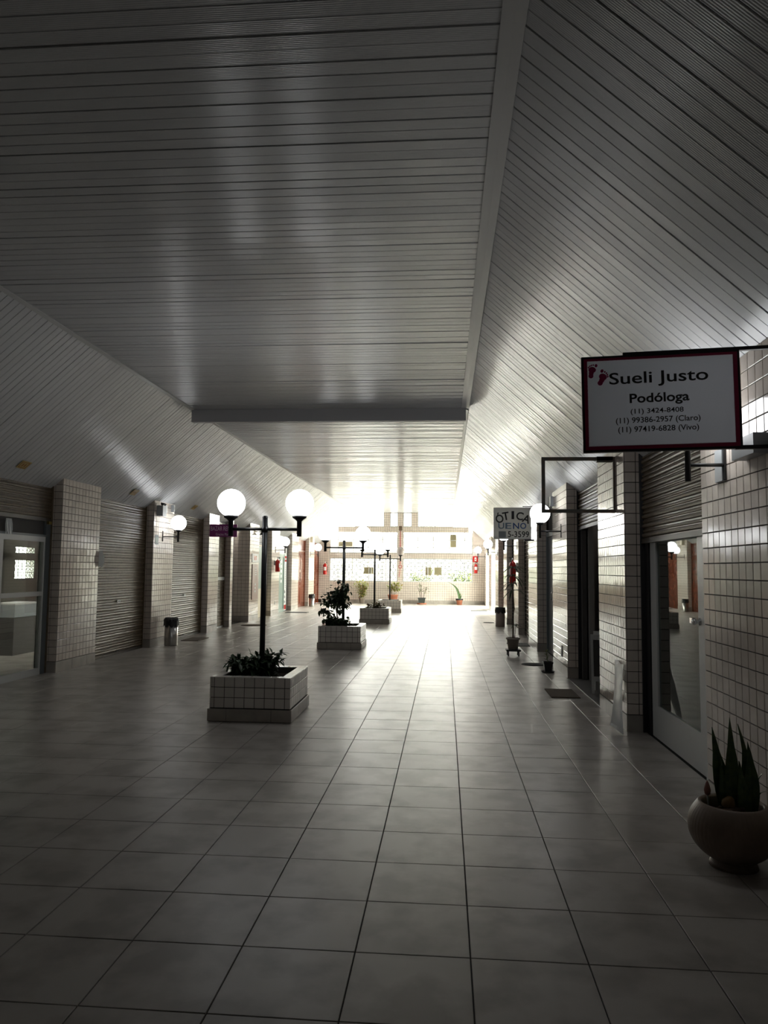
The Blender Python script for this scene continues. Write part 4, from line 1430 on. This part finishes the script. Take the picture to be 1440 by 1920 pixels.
t = thing('emergency_light', 'dark emergency light box high on the pillar above the steel bin', 'light box', (XL + .008, 13.66, 2.56))
obj('case', MB().box(0, .12, -.09, .09, -.10, .10), m_greybox, t)
for s in (-1, 1):
    obj('lamp_head', MB().lathe([(0, 0), (.03, .01), (.038, .05), (0, .055)], 14), m_blackplastic, t, (.08, s * .05, .10), (0, .5, 0))
fit('socket_box', -1, 13.98, 2.62, .10, .14, .03, m_alu, 'small pale socket box beside the emergency light', 'socket')
fit('motion_sensor', -1, 14.33, 2.66, .06, .14, .06, m_greybox, 'small grey sensor at the top corner of the bin pillar', 'sensor')
t = thing('round_sticker', 'square pale sticker with a green round emblem on the bin pillar', 'sticker', (XL + .0085, 13.62, 2.01))
obj('sheet', MB().box(0, .001, -.09, .09, -.09, .09), m_grey_pale, t)
obj('emblem', MB().tube([(.001, 0, 0), (.0025, 0, 0)], .06, 20), m_green, t)
fit('grey_plate', 1, 4.73, 2.16, .12, .20, .02, m_greybox, 'grey metal plate on the tiled wall below the podiatrist sign', 'plate')
fit('junction_box', 1, 4.20, 2.19, .30, .11, .08, m_greybox, 'grey box at the tiled wall edge below the podiatrist sign', 'box')
fit('small_box', 1, 11.95, 2.60, .09, .16, .05, m_greybox, 'small grey box high on the pillar seen inside the empty frame', 'box')
fit('small_box', 1, 24.55, 2.62, .14, .12, .12, m_greybox, 'small grey box above the far globe lamp', 'box')
fit('small_box', -1, 29.8, 2.66, .25, .22, .10, m_cream, 'cream box high on the pillar between the red wood doors', 'box')
fit('wall_vent', -1, 23.55, .38, .09, .10, .008, m_steelgrey, 'small round vent cover low on the pillar by the green door', 'vent')
fit('wall_vent', 1, 11.15, .33, .10, .16, .01, m_steelgrey, 'small cover low on the tiled pillar behind the black pot', 'vent')
t = thing('notice_board', 'brown notice board with white marks on the broad pillar', 'board', (XL + .0085, 20.95, 1.35))
obj('panel', MB().box(0, .02, -.33, .33, -.75, .25), m_brownboard, t)
mk = MB()
for i in range(4):
    mk.box(.02, .021, -.05, .12, -.05 + .06 * i, -.03 + .06 * i)
for i in range(3):
    mk.box(.02, .021, -.05, .05, -.55 + .1 * i, -.50 + .1 * i)
obj('printed_mark', mk, m_white, t)
t = thing('red_plate', 'white plate with a red square above the brown notice board', 'plate', (XL + .0085, 20.95, 1.78))
obj('panel', MB().box(0, .01, -.35, .35, -.12, .12), m_white, t)
obj('red_square', MB().box(.01, .012, -.15, .15, -.06, .06), m_red, t)
t = thing('siren_bell', 'small black bell-shaped siren hanging above the green and cream door', 'siren', (-5.33, 21.25, 2.46))
obj('bell', MB().lathe([(.03, .12), (.035, .06), (.05, .03), (.09, .0), (0, .0)], 16), m_black, t)
obj('bracket', MB().box(-.11, .0, -.01, .01, .08, .10), m_black, t)

# bell cord on the end wall pier
t = thing('bell_cord', 'dark red cord with a ring hanging on the end wall pier', 'cord', (-1.965, FARY - .03, 0))
obj('cord', MB().tube([(0, 0, 3.3), (0, 0, 1.72)], .012, 6), m_red, t)
obj('ring', MB().tube([(.07 * math.cos(2 * PI * k / 12), 0, 1.62 + .07 * math.sin(2 * PI * k / 12)) for k in range(13)], .012, 6), m_red, t)
obj('top_box', MB().box(-.07, .07, -.03, .02, 3.2, 3.4), m_stem, t)
obj('tail', MB().tube([(0, 0, 1.55), (-.02, 0, 1.35), (-.05, 0, 1.15)], .008, 6), m_red, t)

# torn sheet leaning on the pillar
mb = MB()
L0, L1 = Vector((1.585, 7.40, .004)), Vector((1.64, 7.10, .004))
T0, T1 = Vector((1.698, 7.66, .63)), Vector((1.700, 7.33, .61))
nu, nv = 6, 14
g = []
for j in range(nv + 1):
    row = []
    for i in range(nu + 1):
        a, b = i / nu, j / nv
        p = L0.lerp(L1, a).lerp(T0.lerp(T1, a), b)
        p.x += .012 * math.sin(PI * b) * math.cos(a * 3)
        if j == nv:
            p.z += rnd.uniform(-.015, .02)
        if i in (0, nu):
            p.y += rnd.uniform(-.006, .006)
        if j == 0:
            p.z = .002 + (.03 * (1 - a) if True else 0)
        row.append(p)
    g.append(row)
for j in range(nv):
    for i in range(nu):
        q = [g[j][i], g[j][i + 1], g[j + 1][i + 1], g[j + 1][i]]
        mb.face(q, True)
tagged('torn_sheet', mb, m_plastic_sheet, 'torn white plastic sheet leaning against the tiled pillar', 'sheet')
# scrap on shutter pillar
tagged('plastic_scrap', MB().face([(0, 0, .13), (.05, .004, .14), (.085, .01, .05), (.09, .01, -.04), (.055, .006, -.12), (.02, .003, -.10), (0, 0, -.13)]), m_scrap, 'pale plastic scrap stuck at the edge of the first tiled pillar', 'plastic', (XL + .002, 11.30, 1.60))


# number plaques on the sloping ceiling
def plaque(y, label):
    x = -5.40
    ang = math.atan(SLL)
    t = thing('number_plaque', label, 'plaque', (x + .014, y, zL(x) - .016))
    t.rotation_euler = (0, -ang, 0)
    t.location = (x + .02, y, zL(x + .02) - .02)
    obj('plate', MB().box(-.065, .065, -.10, .10, -.003, .003), m_yel, t)
    obj('border', MB().box(-.05, .05, -.08, -.07, -.005, -.003).box(-.05, .05, .07, .08, -.005, -.003).box(-.05, -.043, -.07, .07, -.005, -.003).box(.043, .05, -.07, .07, -.005, -.003), m_orange, t)
    obj('numeral', MB().box(-.025, .025, -.035, -.015, -.005, -.003).box(-.025, .025, .015, .035, -.005, -.003), m_orange, t)


plaque(9.0, 'yellow plaque on the ceiling edge above the half-raised shutter')
plaque(12.4, 'yellow plaque on the ceiling edge above the first closed shutter')
plaque(15.5, 'yellow plaque on the ceiling edge above the shutter behind the bin')

nb = MB().box(-16, 12, 42, 46, -.15, 3.3).box(-16.2, 12.2, 41.85, 46.2, 3.3, 3.42)  # house added outside to block low sky and dim the lower windows
for k in range(7):
    nb.box(-13 + k * 3.6, -11.6 + k * 3.6, 41.93, 42, .9, 2.1)
tagged('added_house', nb, m_house, 'added low house that screens the low sky outside the end windows', 'house')
# garden outside the end windows
for i, (x, y, r, h) in enumerate(((.9, 37.5, .9, 1.7), (-1.2, 38.5, .7, 1.6))):
    bush('garden_shrub', ('green shrub outside the lower window over the sansevieria', 'green shrub outside the lower window beside the window post')[i], x, y, -.15, r, .5, h, 700, .22, .13, m_leaf_mid, 16, lo=.1)

bush('garden_shrub', 'green shrub seen through the small back window of the glazed shop', -10.6, 16.0, -.15, .3, .35, 1.75, 500, .12, .07, m_leaf_yel, 12, lo=.2)
